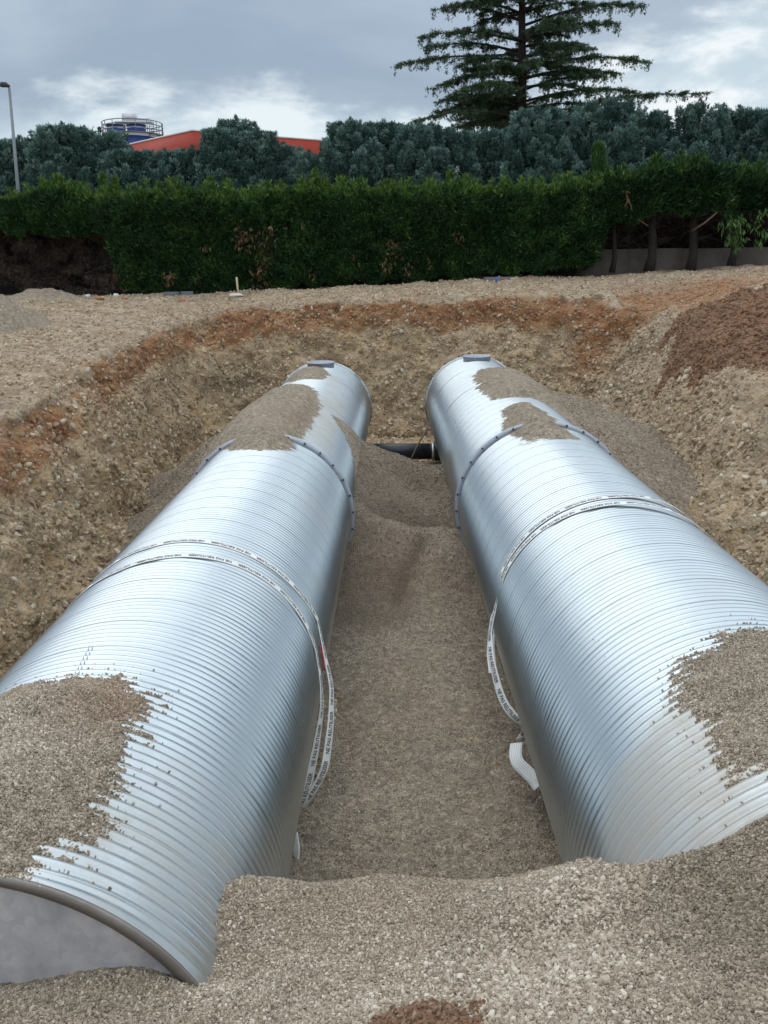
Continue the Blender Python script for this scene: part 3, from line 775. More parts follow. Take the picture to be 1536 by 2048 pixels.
def scatter(Pgrid, attrs, n, wfun):
    """random points on a (nu,nv,3) surface; wfun(centres, area) gives the weight"""
    A = Pgrid[:-1, :-1]; B = Pgrid[1:, :-1]; D_ = Pgrid[:-1, 1:]; E_ = Pgrid[1:, 1:]
    cen = (A + E_) / 2
    nrm = np.cross(B - A, D_ - A); area = np.linalg.norm(nrm, axis=-1)
    w_ = np.nan_to_num(wfun(cen, area)).ravel(); w_ = w_ / w_.sum()
    idx = rng.choice(len(w_), n, p=w_)
    i, j = np.unravel_index(idx, cen.shape[:2])
    u, v = rng.random(n)[:, None], rng.random(n)[:, None]
    p = A[i, j] * (1 - u) * (1 - v) + B[i, j] * u * (1 - v) + D_[i, j] * (1 - u) * v + E_[i, j] * u * v
    nn = nrm[i, j] / (area[i, j][:, None] + 1e-12)
    nn = nn * np.sign(nn[:, 2:3] + 1e-9)
    return p, nn, [a[i, j] for a in attrs]

def stones_scale(n, lo, hi, pw=2.0, flat=0.75):
    s = lo + (hi - lo) * rng.random(n) ** pw
    return np.stack([s * rng.uniform(.8, 1.25, n), s * rng.uniform(.7, 1.0, n), s * rng.uniform(.5, 1, n) * flat], -1)

def outside_tanks(p, m=0.0):
    ok = np.ones(p.shape[:-1], bool)
    for T in (TL, TR):
        cx, cz = ax(T, p[..., 1])
        ok &= (np.hypot(p[..., 0] - cx, p[..., 2] - cz) > R + m) | (p[..., 1] < T['y0'] - .01) | (p[..., 1] > T['y1'])
    return ok

BP = GV.reshape(len(gxs), len(gys), 3)
def wb(lo, hi):
    def f(c, a):
        d = np.linalg.norm(c, axis=-1)
        return a * in_view(c, 150) * outside_tanks(c) * (c[..., 1] >= lo) * (c[..., 1] < hi) / np.maximum(d, 2.2) ** 1.3
    return f
gd = np.clip(gd, 0, 1)
p1_, n1_, (t1, d1) = scatter(BP, [gt, gd], 105000, wb(1.0, 4.7))
s1_ = stones_scale(len(p1_), .0048, .0115, 1.6)
p2_, n2_, (t2, d2_) = scatter(BP, [gt, gd], 90000, wb(4.7, 18.0))
s2_ = stones_scale(len(p2_), .006, .014, 2.0) * (1 + .9 * sstep(p2_[:, 1], 9, 16))[:, None]
allP, allS, allT, allD = [p1_ + n1_ * s1_[:, 2:3] * .35, p2_ + n2_ * s2_[:, 2:3] * .3], [s1_, s2_], [t1, t2], [d1, d2_]
for (o_, V_, h_, ti_), nst in ((HL, 36000), (HR, 28000)):
    hh = h_[:-1, :-1]
    def wf(c, a, hh=hh): return a * in_view(c, 120) * np.where(hh > 0.004, 1.0, np.where(hh > -0.012, 0.25, 0))
    p_, n_, (tt,) = scatter(V_, [ti_], nst, wf)
    s_ = stones_scale(len(p_), .006, .0125, 1.4)
    allP.append(p_ + n_ * s_[:, 2:3] * .35); allS.append(s_); allT.append(tt); allD.append(tt * 0)
    # strays lying in the valleys around the heap
    def ws(c, a, hh=hh): return a * in_view(c, 120) * ((hh > -.040) & (hh < -.012)) * np.exp((hh + .012) / .006)
    p_, n_, (tt,) = scatter(V_, [ti_], 170, ws)
    T_k = TL if o_ is HL[0] else TR
    cx_a, cz_a = ax(T_k, p_[:, 1]); rv = np.stack([p_[:, 0] - cx_a, 0 * cx_a, p_[:, 2] - cz_a], -1); rv /= np.linalg.norm(rv, axis=1, keepdims=True)
    ss_ = (p_[:, 1] - LEAD * np.arctan2(rv[:, 0], rv[:, 2]) / (2 * math.pi)) / PITCHC
    p_[:, 1] -= (ss_ - np.floor(ss_) - .5) * PITCHC * .8           # roll into the valley
    s_ = stones_scale(len(p_), .004, .010, 1.6)
    pp_ = np.stack([cx_a, p_[:, 1], cz_a], -1) + rv * (R - .011 + s_[:, 2:3] * .6)
    allP.append(pp_); allS.append(s_); allT.append(tt); allD.append(tt * 0)
# coarser pale stones in the trough at the bottom right
pk, nk, (tk,) = scatter(BP, [gt], 2600, lambda c, a: a * (lambda q: np.exp(-(((q[0] - 1110 + (q[1] - 1900) * .55) / 120) ** 2 + ((q[1] - 1900) / 130) ** 2)))(proj(c)) * outside_tanks(c))
sk = stones_scale(len(pk), .010, .019, 1.5); allP.append(pk + nk * .006); allS.append(sk); allT.append(tk * 0); allD.append(tk * 0)
pt_ = np.concatenate(allP); st_ = np.concatenate(allS); tt_ = np.concatenate(allT)
tone = np.clip(rng.beta(1.7, 1.8, len(pt_)) + 0.0, 0, 1); tone[-len(pk):] = np.clip(tone[-len(pk):] * .6 + .4, 0, 1)
tone = np.clip(tone + .16 * fbm(pt_[:, 0] * 1.4, pt_[:, 1] * 1.4, seed=93, oct=3) - .12 * sstep(pt_[:, 0], .6, 1.5) * (pt_[:, 1] < 3.2) + .05, 0, 1)
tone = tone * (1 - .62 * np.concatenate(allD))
stone_cloud('gravel_stones', 'loose crushed gravel stones covering the bank, the bed and the near heaps', pt_, st_, tone, np.clip(tt_, 0, 1) * rng.random(len(pt_)) * .8, M_gstone, 6, 1, 1.0)

# stones in and on the earth
def we(c, a):
    d = np.linalg.norm(c, axis=-1)
    iv = in_view(c, 120) & (c[..., 1] > 5.5) & (c[..., 1] < 30.4) & (np.abs(c[..., 0]) < 14)
    return a * iv * (0.35 + 0.65 * np.clip(fbm(c[..., 0] * .9, c[..., 1] * .9, c[..., 2] * .9, 88, 3) + .5, 0, 1)) / np.maximum(d, 6) ** .6
EP = EARTH['P']
pe, ne, (de, re_) = scatter(EP, [EARTH['depth'], EARTH['red']], 130000, we)
de_ = np.linalg.norm(pe, axis=1)
se = stones_scale(len(pe), .012, .068, 3.6, .8) * (np.clip(de_ / 14, .75, 1.1) * np.where(de < .25, .7, 1))[:, None]
te = np.clip(rng.beta(1.6, 1.5, len(pe)) + .08, 0, 1)
stone_cloud('earth_stones', 'cobbles and clods stuck in the pit walls and strewn on the ground', pe + ne * se[:, 2:3] * .15, se, te,
            np.clip(re_ * 1.1, 0, 1) * (rng.random(len(pe)) < .72) * rng.uniform(.4, 1, len(pe)), M_cobble, 7, 2, 9.0)
EARTHROOT = None

# ------------------------------------------------------------------ spoil heaps on the ground
def ground_z(x, y):
    i = np.clip(np.searchsorted(xs, x) - 1, 0, len(xs) - 2); j = np.clip(np.searchsorted(ys, y) - 1, 0, len(ys) - 2)
    u = (x - xs[i]) / (xs[i + 1] - xs[i]); v = (y - ys[j]) / (ys[j + 1] - ys[j])
    q = P[..., 2]
    return q[i, j] * (1 - u) * (1 - v) + q[i + 1, j] * u * (1 - v) + q[i, j + 1] * (1 - u) * v + q[i + 1, j + 1] * u * v
def mound(name, label, cat, cx, cy_, rx, ry, h, mat, seed, res=.05, rough=.06, peak=1.0, group=None, attrs_=None, rot=0, freq=1.6):
    gx_ = np.arange(-rx * 1.15, rx * 1.15, res); gy_ = np.arange(-ry * 1.15, ry * 1.15, res)
    A, B = np.meshgrid(gx_, gy_, indexing='ij')
    ca, sa = math.cos(rot), math.sin(rot)
    Xw = cx + ca * A - sa * B; Yw = cy_ + sa * A + ca * B
    rad = np.sqrt((A / rx) ** 2 + (B / ry) ** 2) + 0.10 * fbm(A * 1.2 / rx * 2, B * 1.2 / ry * 2, seed=seed, oct=3)
    hz = h * np.clip(1 - rad, -.2, 1) ** 1 if peak == 1.0 else h * np.sign(1 - rad) * np.abs(np.clip(1 - rad, -.2, 1)) ** peak
    hz = hz + rough * fbm(Xw * freq, Yw * freq, seed=seed + 3, oct=5, gain=.6) * sstep(hz, -.02, .25)
    Zw = ground_z(Xw, Yw) + hz - .01
    F = grid_faces(len(gx_), len(gy_)); ok = (hz.ravel()[F] > -.05).any(1)
    V2, F2, a2 = compact(np.stack([Xw, Yw, Zw], -1).reshape(-1, 3), F[ok], dict(tint=np.zeros(Xw.size)))
    o = mesh_np(name, V2, F2, mat, None, True, a2); tag(o, label, cat, group)
    return np.stack([Xw, Yw, Zw], -1), hz
c = at(-60, 640, 21.5); mound('gravel_heap', 'grey gravel heap on the ground at the left edge of the picture', 'gravel heap', c[0] - .6, c[1], 2.5, 2.4, 1.6, M_gravel, 501, .06)
c = at(85, 600, 28.3); mound('gravel_heap', 'low grey gravel mound by the dead part of the hedge', 'gravel heap', c[0], c[1], 1.7, 1.0, .32, M_gravel, 511, .07)
c = at(1570, 640, 20.5); mR, hR = mound('red_soil_heap', 'heap of red brown soil at the right edge above the pit', 'soil heap', c[0] + .2, 18.0, 3.7, 5.0, 1.3, M_redsoil, 521, .06, .16, group=None)
pm, nm_, _ = scatter(mR, [], 16000, lambda c_, a: a * (hR[:-1, :-1] > -.02) * in_view(c_, 120) * (1.15 - np.clip(hR[:-1, :-1], 0, 1) ))
sm2 = stones_scale(len(pm), .012, .07, 5.5, .85)
stone_cloud('soil_clods', 'red brown clods covering the soil heap on the right', pm + nm_ * sm2[:, 2:3] * .3, sm2, rng.beta(2, 2, len(pm)) * .8, rng.uniform(.45, 1, len(pm)), stone_mat('red_clod', [(0, (.12, .065, .036)), (.6, (.25, .132, .07)), (1, (.45, .33, .22))], (.24, .12, .06)), 6, 2, 4.0)
# pale stones rolled down around the foot of the soil heap
# lump of red earth at the bottom of the picture
gzf = lambda x, y: GZ[np.clip(np.searchsorted(gxs, x), 0, len(gxs) - 1), np.clip(np.searchsorted(gys, y), 0, len(gys) - 1)]
c = at(838, 2030, 2.17)
a_ = np.arange(-.28, .28, .006); A, B = np.meshgrid(a_, a_, indexing='ij')
hz = .10 * np.clip(1 - np.sqrt((A / .22) ** 2 + (B / .16) ** 2) - .25 * fbm(A * 9, B * 9, seed=7, oct=3), -.2, 1) + .02 * fbm(A * 40, B * 40, seed=8, oct=4)
Xw, Yw = A + c[0], B + c[1]; Zw = gzf(Xw, Yw) + hz
F = grid_faces(len(a_), len(a_)); ok = (hz.ravel()[F] > -.02).any(1)
V2, F2, a2 = compact(np.stack([Xw, Yw, Zw], -1).reshape(-1, 3), F[ok], {})
o = mesh_np('earth_clump', V2, F2, plain('brown_soil', (.23, .125, .072), .95, 0, .4, 18, .004), None, True); tag(o, 'crumbly clump of reddish brown soil on the gravel at the bottom of the picture', 'soil clump')
LV = np.stack([Xw, Yw, Zw], -1)
pm, nm_, _ = scatter(LV, [], 1500, lambda c_, a: a * (hz[:-1, :-1] > -.005))
sm2 = stones_scale(len(pm), .003, .014, 3, .9)
stone_cloud('soil_crumbs', 'reddish crumbs on the soil clump at the bottom', pm + nm_ * .002, sm2, rng.random(len(pm)), rng.uniform(0, .9, len(pm)), stone_mat('soil_crumb', [(0, (.13, .075, .045)), (.6, (.26, .16, .10)), (1, (.42, .31, .22))], (.24, .12, .065)), 5, 1, 14.0)

# ------------------------------------------------------------------ lifting slings
def ribbon(path, wdir, width, thick, name, mat, parent, side=None):
    p = np.asarray(path, float); n = len(p)
    tdir = np.gradient(p, axis=0); tdir /= np.linalg.norm(tdir, axis=1, keepdims=True)
    wd = np.asarray(wdir, float); wd = wd - tdir * (wd * tdir).sum(1, keepdims=True); wd /= np.linalg.norm(wd, axis=1, keepdims=True)
    nn = np.cross(tdir, wd)
    V = []; ac = []
    K = 5
    cols = [(-.5 + i / (K - 1)) for i in range(K)]
    for sgn in (1, -1):
        for cc in cols:
            V.append(p + wd * cc * width + nn * sgn * thick / 2); ac.append(np.full(n, cc + .5))
    V = np.stack(V, 1); ac = np.stack(ac, 1)              # n, 2K, 3
    ring = list(range(K)) + list(range(2 * K - 1, K - 1, -1))
    F = []
    for i in range(n - 1):
        for k_ in range(2 * K):
            a, b_ = ring[k_], ring[(k_ + 1) % (2 * K)]
            F.append((i * 2 * K + a, i * 2 * K + b_, (i + 1) * 2 * K + b_, (i + 1) * 2 * K + a))
    o = mesh_np(name, V.reshape(-1, 3), np.array(F), mat, parent, False, dict(across=ac.ravel(), plain=np.full(V.shape[0] * V.shape[1], 1.0 if name == 'webbing' else 0.0)))
    arc = np.concatenate([[0], np.cumsum(np.linalg.norm(np.diff(p, axis=0), axis=1))])
    return o, (p, arc, tdir, wd, nn)

def smooth_path(pts, n, it=2):
    pts = np.asarray(pts, float)
    arc = np.concatenate([[0], np.cumsum(np.linalg.norm(np.diff(pts, axis=0), axis=1))])
    s = np.linspace(0, arc[-1], n)
    q = np.stack([np.interp(s, arc, pts[:, i]) for i in range(3)], 1)
    for _ in range(it * 6):
        q[1:-1] = .25 * q[:-2] + .5 * q[1:-1] + .25 * q[2:]
    return q

def text_template(body, size):
    cu_ = bpy.data.curves.new('print', 'FONT'); cu_.body = body; cu_.size = size; cu_.resolution_u = 2; cu_.offset = size * 0.016
    ob = bpy.data.objects.new('print', cu_); C.objects.link(ob)
    bpy.context.view_layer.update()
    me = ob.evaluated_get(bpy.context.evaluated_depsgraph_get()).to_mesh()
    V = np.array([v.co[:] for v in me.vertices]); F = [tuple(p_.vertices) for p_ in me.polygons]
    bpy.data.objects.remove(ob); bpy.data.curves.remove(cu_)
    V[:, 0] *= 0.385 / V[:, 0].max()
    return V, F
TXV, TXF = text_template('NE PAS REUTILISER', 0.060)
TXW = TXV[:, 0].max()

def print_on(frame, u0, u1, parent, dirn=-1, start=0.0):
    """letters run along the webbing, on its outer face"""
    lift = .0045 * dirn
    p, arc, td, wd, nn = frame
    b = MB()
    u = start
    while u + TXW < u1 - u0:
        s = (u1 - u - TXV[:, 0]) if dirn < 0 else (u0 + u + TXV[:, 0])
        P0 = np.stack([np.interp(s, arc, p[:, i]) for i in range(3)], 1)
        W0 = np.stack([np.interp(s, arc, wd[:, i]) for i in range(3)], 1)
        N0 = np.stack([np.interp(s, arc, nn[:, i]) for i in range(3)], 1)
        v = (TXV[:, 1] - .021)
        b.add(P0 + W0 * v[:, None] + N0 * lift, TXF)
        u += TXW + .06
    if b.n:
        return b.build('printed_text', M_ink, parent)

def path_on(T, px, r, th0=None, lo=-110, hi=None):
    """angle -> y samples from pixels on the tank, extended to lo..hi degrees"""
    q = [cylhit(T, a, b_, r) for a, b_ in px]
    q.sort()
    th = np.array([a for a, _ in q]); y = np.array([b_ for _, b_ in q])
    k_ = np.polyfit(th, y, 3)
    return lambda t: np.where(t < th[0], np.polyval(k_, th[0]), np.where(t > th[-1], np.polyval(k_, th[-1]), np.polyval(k_, np.clip(t, th[0], th[-1]))))

RS = R + .005
farL = path_on(TL, [(299, 1093), (338, 1085), (396, 1083), (455, 1091), (540, 1127.6), (560, 1149), (589, 1176), (611, 1201), (630, 1227), (645, 1264)], RS)
nearL = path_on(TL, [(240, 1139), (318, 1116), (396, 1112), (455, 1124), (540, 1155), (560, 1185), (582, 1205), (604, 1237), (621.5, 1271), (633, 1299)], RS)
farR = path_on(TR, [(1363, 1028), (1314, 1007), (1233, 994), (1168, 1002), (1103, 1028), (1054, 1071), (1015, 1126), (992, 1175)], RS)
nearR = path_on(TR, [(1298, 1017), (1217, 1010), (1151.6, 1025), (1086.5, 1057.7), (1047, 1093), (1008, 1145.5), (992, 1207)], RS)

def band(T, fy, d0, d1, tail, tailw, root, width=.088, gapf=None, txt=True, start=0.0, dirn=-1):
    """d0->d1 degrees around the tank, then the loose tail points"""
    th = np.radians(np.linspace(d0, d1, 90))
    y = fy(th)
    r = RS + (0 if gapf is None else gapf(np.degrees(th)))
    on = cylpt(T, th, y, r)
    wd_on = np.tile([0, -1.0, 0], (len(th), 1))
    pts = on; wd = wd_on
    if tail is not None:
        tl = np.asarray(tail, float)
        tl = smooth_path(np.vstack([on[-1:], tl]), 46, 1)[1:]
        a = np.linspace(0, 1, len(tl))[:, None]
        a = a * a * (3 - 2 * a)
        tw = (1 - a) * np.array([0, -1.0, 0]) + a * np.asarray(tailw)
        pts = np.vstack([on, tl]); wd = np.vstack([wd_on, tw])
    o, fr_ = ribbon(pts, wd, width, .004, 'webbing', M_sling, root)
    if txt: print_on(fr_, .05, fr_[1][-1] - .02, o, dirn=dirn, start=start)
    return o
slL = empty('lifting_sling', (TL['x'] + R, 6.4, -4.6)); tag(slL, 'white lifting sling looped around the left tank, printed with black words', 'lifting sling', 'white webbing slings around the tanks')
O_ = np.array(slL.location)
def tailpx(lst): return [at(a, b_, y) for a, b_, y in lst]
def tie(root):
    # meshes were made in world space: counter the root's offset
    for ch in list(root.children):
        ch.matrix_parent_inverse = Matrix.Translation(-root.location)
band(TL, nearL, -100, 76, tailpx([(642, 1360, 6.60), (645, 1412, 6.5), (633, 1490, 6.38), (619, 1558, 6.28), (606, 1604, 6.22), (592, 1625, 6.22)]), (-.95, -.45, .1), slL, width=.09)
band(TL, farL, -100, 72, tailpx([(652, 1320, 6.95), (664, 1372, 6.8), (662, 1446, 6.6), (650, 1541, 6.35), (617, 1598, 6.25), (598, 1622, 6.24)]), (-.9, -.5, .1), slL, start=.12)
b = MB(); q = cylhit(TL, 646, 1300, RS + .012); 
pts = [cylpt(TL, np.array(q[0] + t * .16), q[1] - .05 + .03 * math.sin(t * 20), RS + .008) for t in np.linspace(-.4, 1, 8)]
b.tube(pts, .008, 6); b.build('red_label', M_red_ink, slL)
# far tail of the left sling: loop on the floor behind the near part of the tank
tp = tailpx([(588, 1668, 5.75), (593, 1700, 5.6), (592, 1722, 5.55), (582, 1742, 5.5), (574, 1752, 5.5)])
ribbon(smooth_path(tp, 18, 1), np.tile([.8, -.5, .3], (18, 1)), .075, .004, 'loop_end', M_sling, slL)
tie(slL)
slR = empty('lifting_sling', (TR['x'] - R, 7.5, -4.6)); tag(slR, 'white lifting sling looped around the right tank with its loose end twisted on the gravel', 'lifting sling', 'white webbing slings around the tanks')
def gapR(c0, w_, a_): return lambda d: a_ * np.exp(-((d - c0) / w_) ** 2)
band(TR, farR, 100, -70, tailpx([(984, 1250, 7.9), (981, 1300, 7.8), (986, 1345, 7.55)]), (.9, -.4, 0), slR, gapf=gapR(22, 18, .03), dirn=1, start=.1)
band(TR, nearR, 100, -68, tailpx([(979, 1262, 7.7), (981, 1310, 7.5), (994, 1367, 7.3), (1008, 1409, 7.15), (1034, 1440, 7.0), (1052, 1452, 7.0)]), (.85, -.5, .2), slR, gapf=gapR(12, 22, .035), dirn=1)
tp = tailpx([(1052, 1466, 6.9), (1042, 1466, 6.8), (1036, 1474, 6.75), (1044, 1479, 6.75), (1056, 1476, 6.8)])
ribbon(smooth_path(tp, 20, 0), np.tile([.3, -.4, .9], (20, 1)), .08, .004, 'loop_end', M_sling, slR)
tp = tailpx([(1033, 1486, 6.62), (1030, 1508, 6.5), (1033, 1526, 6.42), (1050, 1540, 6.36), (1066, 1556, 6.28), (1078, 1572, 6.2)])
tp = smooth_path(tp, 24, 1); ww = np.array([[.9 * (1 - a) + .75 * a, -.15, .35 + .25 * a] for a in np.linspace(0, 1, 24)])
ribbon(tp, ww, .125, .004, 'loop_end', M_sling, slR)
tie(slR)
# dirty white tape over the far left part of the left tank
th = np.radians(np.linspace(-78, -38, 26)); yy_ = np.linspace(17.9, 18.4, 26)
o, _ = ribbon(cylpt(TL, th, yy_, RS + .02), np.tile([0, -1.0, 0], (26, 1)), .10, .004, 'webbing_strap', M_sling, None); tag(o, 'dirty white strap lying over the far left side of the left tank', 'strap')
th = np.radians(np.linspace(-58, -33, 20)); yy_ = np.linspace(12.3, 13.9, 20)
o, _ = ribbon(cylpt(TL, th, yy_, RS + .02), np.tile([0, -1.0, 0], (20, 1)), .05, .004, 'webbing_strap', M_sling, None); tag(o, 'short end of pale strap showing beside the flange on the left tank', 'strap')

# ------------------------------------------------------------------ vegetation
def unit(v): return v / (np.linalg.norm(v, axis=-1, keepdims=True) + 1e-9)
def fronds(Pp, D_, size, k=5, spread=.55, wid=.16, tone=None, droop=0.0):
    """each point gets k narrow pointed blades; returns V, F, tone"""
    n = len(Pp); size = np.broadcast_to(np.asarray(size, float), (n,))
    Pk = np.repeat(Pp, k, 0); Dk = np.repeat(D_, k, 0); sk_ = np.repeat(size, k)
    d = unit(Dk + rng.normal(0, spread, Dk.shape)); d[:, 2] -= droop; d = unit(d)
    L = sk_ * rng.uniform(.55, 1.1, n * k)
    sd = unit(np.cross(d, unit(rng.normal(size=d.shape)))) * (L * wid)[:, None]
    base = Pk + rng.normal(0, .12, Pk.shape) * sk_[:, None]
    mid = base + d * (L * .45)[:, None]
    tip = base + d * L[:, None]
    V = np.stack([base, mid + sd, tip, mid - sd], 1).reshape(-1, 3)
    F = np.arange(n * k * 4).reshape(-1, 4)
    tn = rng.random(n) if tone is None else tone
    tn = np.clip(np.repeat(tn, k) + rng.normal(0, .10, n * k), 0, 1)
    return V, F, np.repeat(tn, 4)

HY = 30.0
top_f = lambda px: np.interp(px, [-250, 0, 60, 100, 130, 180, 260, 310, 420, 520, 630, 700, 800, 900, 1000, 1100, 1190, 1260, 1310, 1380, 1440, 1490, 1536, 1800],
                             [396, 400, 392, 366, 372, 394, 390, 378, 384, 382, 368, 378, 378, 369, 377, 372, 362, 352, 338, 320, 340, 336, 350, 345])
bot_f = lambda px: np.interp(px, [-250, 0, 215, 235, 480, 700, 900, 1150, 1185, 1215, 1240, 1300, 1450, 1536, 1800],
                             [462, 462, 468, 590, 584, 570, 558, 540, 520, 470, 440, 428, 425, 420, 420])
gnd_f = lambda px: np.interp(px, [-250, 0, 240, 480, 700, 900, 1150, 1250, 1536, 1800], [603, 600, 590, 585, 570, 558, 540, 536, 528, 525])
def px_of_x(x): # pixel column of x at the hedge plane, at mid height
    return proj(np.stack([x, np.full_like(x, HY), np.full_like(x, 1.0)], -1))[0]
def z_at(px, row):
    px, row = np.broadcast_arrays(np.asarray(px, float), np.asarray(row, float))
    dd = np.stack([(px - 768) / FPX, np.ones_like(px), (1024 - row) / FPX], -1) @ CM
    return dd[..., 2] / dd[..., 1] * HY
def hedge_points(n, x0, x1, topf, botf, depthm=1.0, inner=.5):
    x = rng.uniform(x0, x1, n); px = px_of_x(x)
    zt = z_at(px, topf(px)); zb = z_at(px, botf(px) + 9 * vn(px / 23., px * 0, seed=5) + 7 * vn(px / 8., px * 0, seed=6))
    f = rng.random(n); face = rng.random(n) < .80
    z = np.where(face, zb + (zt - zb) * f, zt - np.abs(rng.normal(0, .12, n)))
    bulge = .28 * fbm(x * .9, z * .9, seed=70, oct=4) 
    round_ = .55 * sstep(z, 0, 1) * 0 + .6 * np.clip((z - (zt - .7)) / .7, 0, 1) ** 2
    y = np.where(face, HY + bulge + round_ + np.abs(rng.normal(0, inner * .3, n)), HY + .5 + rng.uniform(0, depthm, n))
    D_ = np.stack([rng.normal(0, .35, n), np.where(face, -.75, rng.normal(0, .3, n)), rng.uniform(.3, 1.0, n) + (~face) * .6], -1)
    hl = (z - zb) / (zt - zb + 1e-6)
    return np.stack([x, y, z], -1), unit(D_), hl
hedge = empty('hedge', (0, HY + .6, -.5)); tag(hedge, 'long dark green conifer hedge across the far side of the pit', 'hedge')
xa = at(-180, 480, HY)[0]; xm = at(228, 480, HY)[0]; xb = at(1225, 480, HY)[0]; xc = at(1740, 480, HY)[0]
p_, d_, hl = hedge_points(76000, xa, xb + .6, top_f, bot_f)
keep = in_view(p_, 120); p_, d_, hl = p_[keep], d_[keep], hl[keep]
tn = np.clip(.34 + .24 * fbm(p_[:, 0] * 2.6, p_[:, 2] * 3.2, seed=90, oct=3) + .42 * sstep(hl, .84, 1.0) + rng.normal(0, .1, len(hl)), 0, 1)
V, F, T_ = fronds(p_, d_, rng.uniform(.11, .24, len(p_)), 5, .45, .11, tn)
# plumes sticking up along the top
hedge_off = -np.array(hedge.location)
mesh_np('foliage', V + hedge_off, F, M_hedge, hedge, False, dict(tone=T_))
def plume(cx, cy_, zb, h, wd_, n):
    f = rng.random(n) ** .8; a = rng.uniform(0, 2 * math.pi, n); r = wd_ * (1 - f) * rng.uniform(.6, 1, n)
    return np.stack([cx + r * np.cos(a), cy_ + r * np.sin(a), zb + f * h], -1), unit(np.stack([.5 * np.cos(a), .5 * np.sin(a), np.full(n, 1.1)], -1))
pp, pd = [], []
for _ in range(230):
    x = rng.uniform(xa, xb); px = float(px_of_x(np.array([x]))[0]); zt = float(z_at(np.array([px]), top_f(px))[0])
    a, b_ = plume(x, HY + rng.uniform(.35, 1.2), zt - .35, rng.uniform(.35, .75), rng.uniform(.14, .26), 34); pp.append(a); pd.append(b_)
for px, rw, h in [(205, 352, 1.0), (110, 362, .8), (230, 362, .8), (630, 345, .75), (900, 350, .8), (720, 362, .6), (1010, 362, .6), (1130, 358, .6), (420, 360, .6)]:
    q = at(px, rw, HY + .8); a, b_ = plume(q[0], HY + .8, q[2] - h * 1.2, h * 1.25, .38, 210); pp.append(a); pd.append(b_)
pp = np.concatenate(pp); pd = np.concatenate(pd)
V, F, T_ = fronds(pp, pd, rng.uniform(.12, .24, len(pp)), 5, .35, .11, np.clip(rng.normal(.72, .15, len(pp)), 0, 1))
mesh_np('top_shoots', V + hedge_off, F, M_hedge, hedge, False, dict(tone=T_))
# dark backing sheet in place of the shade deep inside the hedge
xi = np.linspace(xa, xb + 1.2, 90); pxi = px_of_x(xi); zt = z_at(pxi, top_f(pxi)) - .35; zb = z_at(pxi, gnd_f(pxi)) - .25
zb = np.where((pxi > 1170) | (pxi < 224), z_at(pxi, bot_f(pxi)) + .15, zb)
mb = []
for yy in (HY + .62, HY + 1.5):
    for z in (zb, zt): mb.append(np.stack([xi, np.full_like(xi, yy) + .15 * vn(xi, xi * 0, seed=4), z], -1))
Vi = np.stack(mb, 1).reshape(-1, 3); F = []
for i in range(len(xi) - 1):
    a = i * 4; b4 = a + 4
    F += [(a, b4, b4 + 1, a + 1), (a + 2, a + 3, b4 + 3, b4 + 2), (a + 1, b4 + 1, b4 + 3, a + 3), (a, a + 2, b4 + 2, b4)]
mesh_np('shade_backing', Vi + hedge_off, np.array(F), M_dark, hedge)
# dry brown sprays hanging in the green face
brown = [(965 / 2, 0)]
dry = [(488, 475, 30, 45), (540, 490, 45, 60), (530, 540, 45, 55), (545, 560, 20, 30), (240, 545, 22, 35), (342, 553, 22, 28), (640, 480, 20, 26), (690, 545, 34, 50), (700, 500, 25, 45), (620, 540, 18, 30), (790, 500, 22, 35),
       (812, 545, 18, 28), (918, 478, 14, 24), (410, 495, 12, 20), (770, 530, 20, 30), (1253, 392, 12, 26), (605, 450, 14, 14), (860, 520, 12, 16), (395, 548, 10, 16), (1190, 500, 10, 20)]
dp = []
for px, rw, sx_, sy_ in dry:
    m_ = int(sx_ * sy_ / 22)
    a = rng.normal(px, sx_ / 3.0, m_); b_ = rng.normal(rw, sy_ / 3.0, m_)
    for u_x, u_y in zip(a, b_): dp.append(at(u_x, min(u_y, float(gnd_f(u_x)) - 4), HY - .12 + rng.uniform(0, .3)))
dp = np.array(dp)
V, F, T_ = fronds(dp, unit(np.stack([rng.normal(0, .25, len(dp)), np.full(len(dp), -.4), np.full(len(dp), -.8)], -1)), rng.uniform(.10, .24, len(dp)), 4, .30, .08, rng.uniform(.0, .75, len(dp)))
mesh_np('dead_sprays', V + hedge_off, F, M_dead, hedge, False, dict(tone=T_))
# dead section low on the left
deadh = empty('dead_conifers', (xm - 4, HY + .5, -.7)); tag(deadh, 'bare brown dead lower branches below the left part of the green hedge', 'dead conifers')
doff = -np.array(deadh.location)
n = 15000; x = rng.uniform(xa, xm + .3, n); px = px_of_x(x); zt = z_at(px, np.full(n, 452.)); zb = z_at(px, gnd_f(px)) 
z = zb + (zt - zb) * rng.random(n); y = HY + .75 + .3 * fbm(x * 1.2, z * 1.8, seed=33, oct=3) + np.abs(rng.normal(0, .12, n))
cl = fbm(x * 1.6, z * 3.2, seed=34, oct=3)
k_ = cl > -.25; pz = np.stack([x, y, z], -1)[k_]
V, F, T_ = fronds(pz, unit(np.stack([rng.normal(0, .5, len(pz)), np.full(len(pz), -.3), rng.normal(-.5, .5, len(pz))], -1)), rng.uniform(.10, .26, len(pz)), 4, .4, .06, np.clip(.45 + .4 * cl[k_] + rng.normal(0, .15, len(pz)), 0, 1))
mesh_np('dead_twigs', V + doff, F, M_deadgrey, deadh, False, dict(tone=T_))
b = MB()
for i in range(46):
    x = rng.uniform(xa, xm + .2); z0 = rng.uniform(-.5, 2.4); a = rng.uniform(-1, 1)
    pts = [np.array([x, HY + 1.1, z0]), np.array([x + a * .4, HY + .8, z0 + rng.uniform(-.15, .2)]), np.array([x + a * .9, HY + .55, z0 + rng.uniform(-.35, .25)])]
    b.tube(np.array(pts) + doff, [.03, .02, .008], 5)
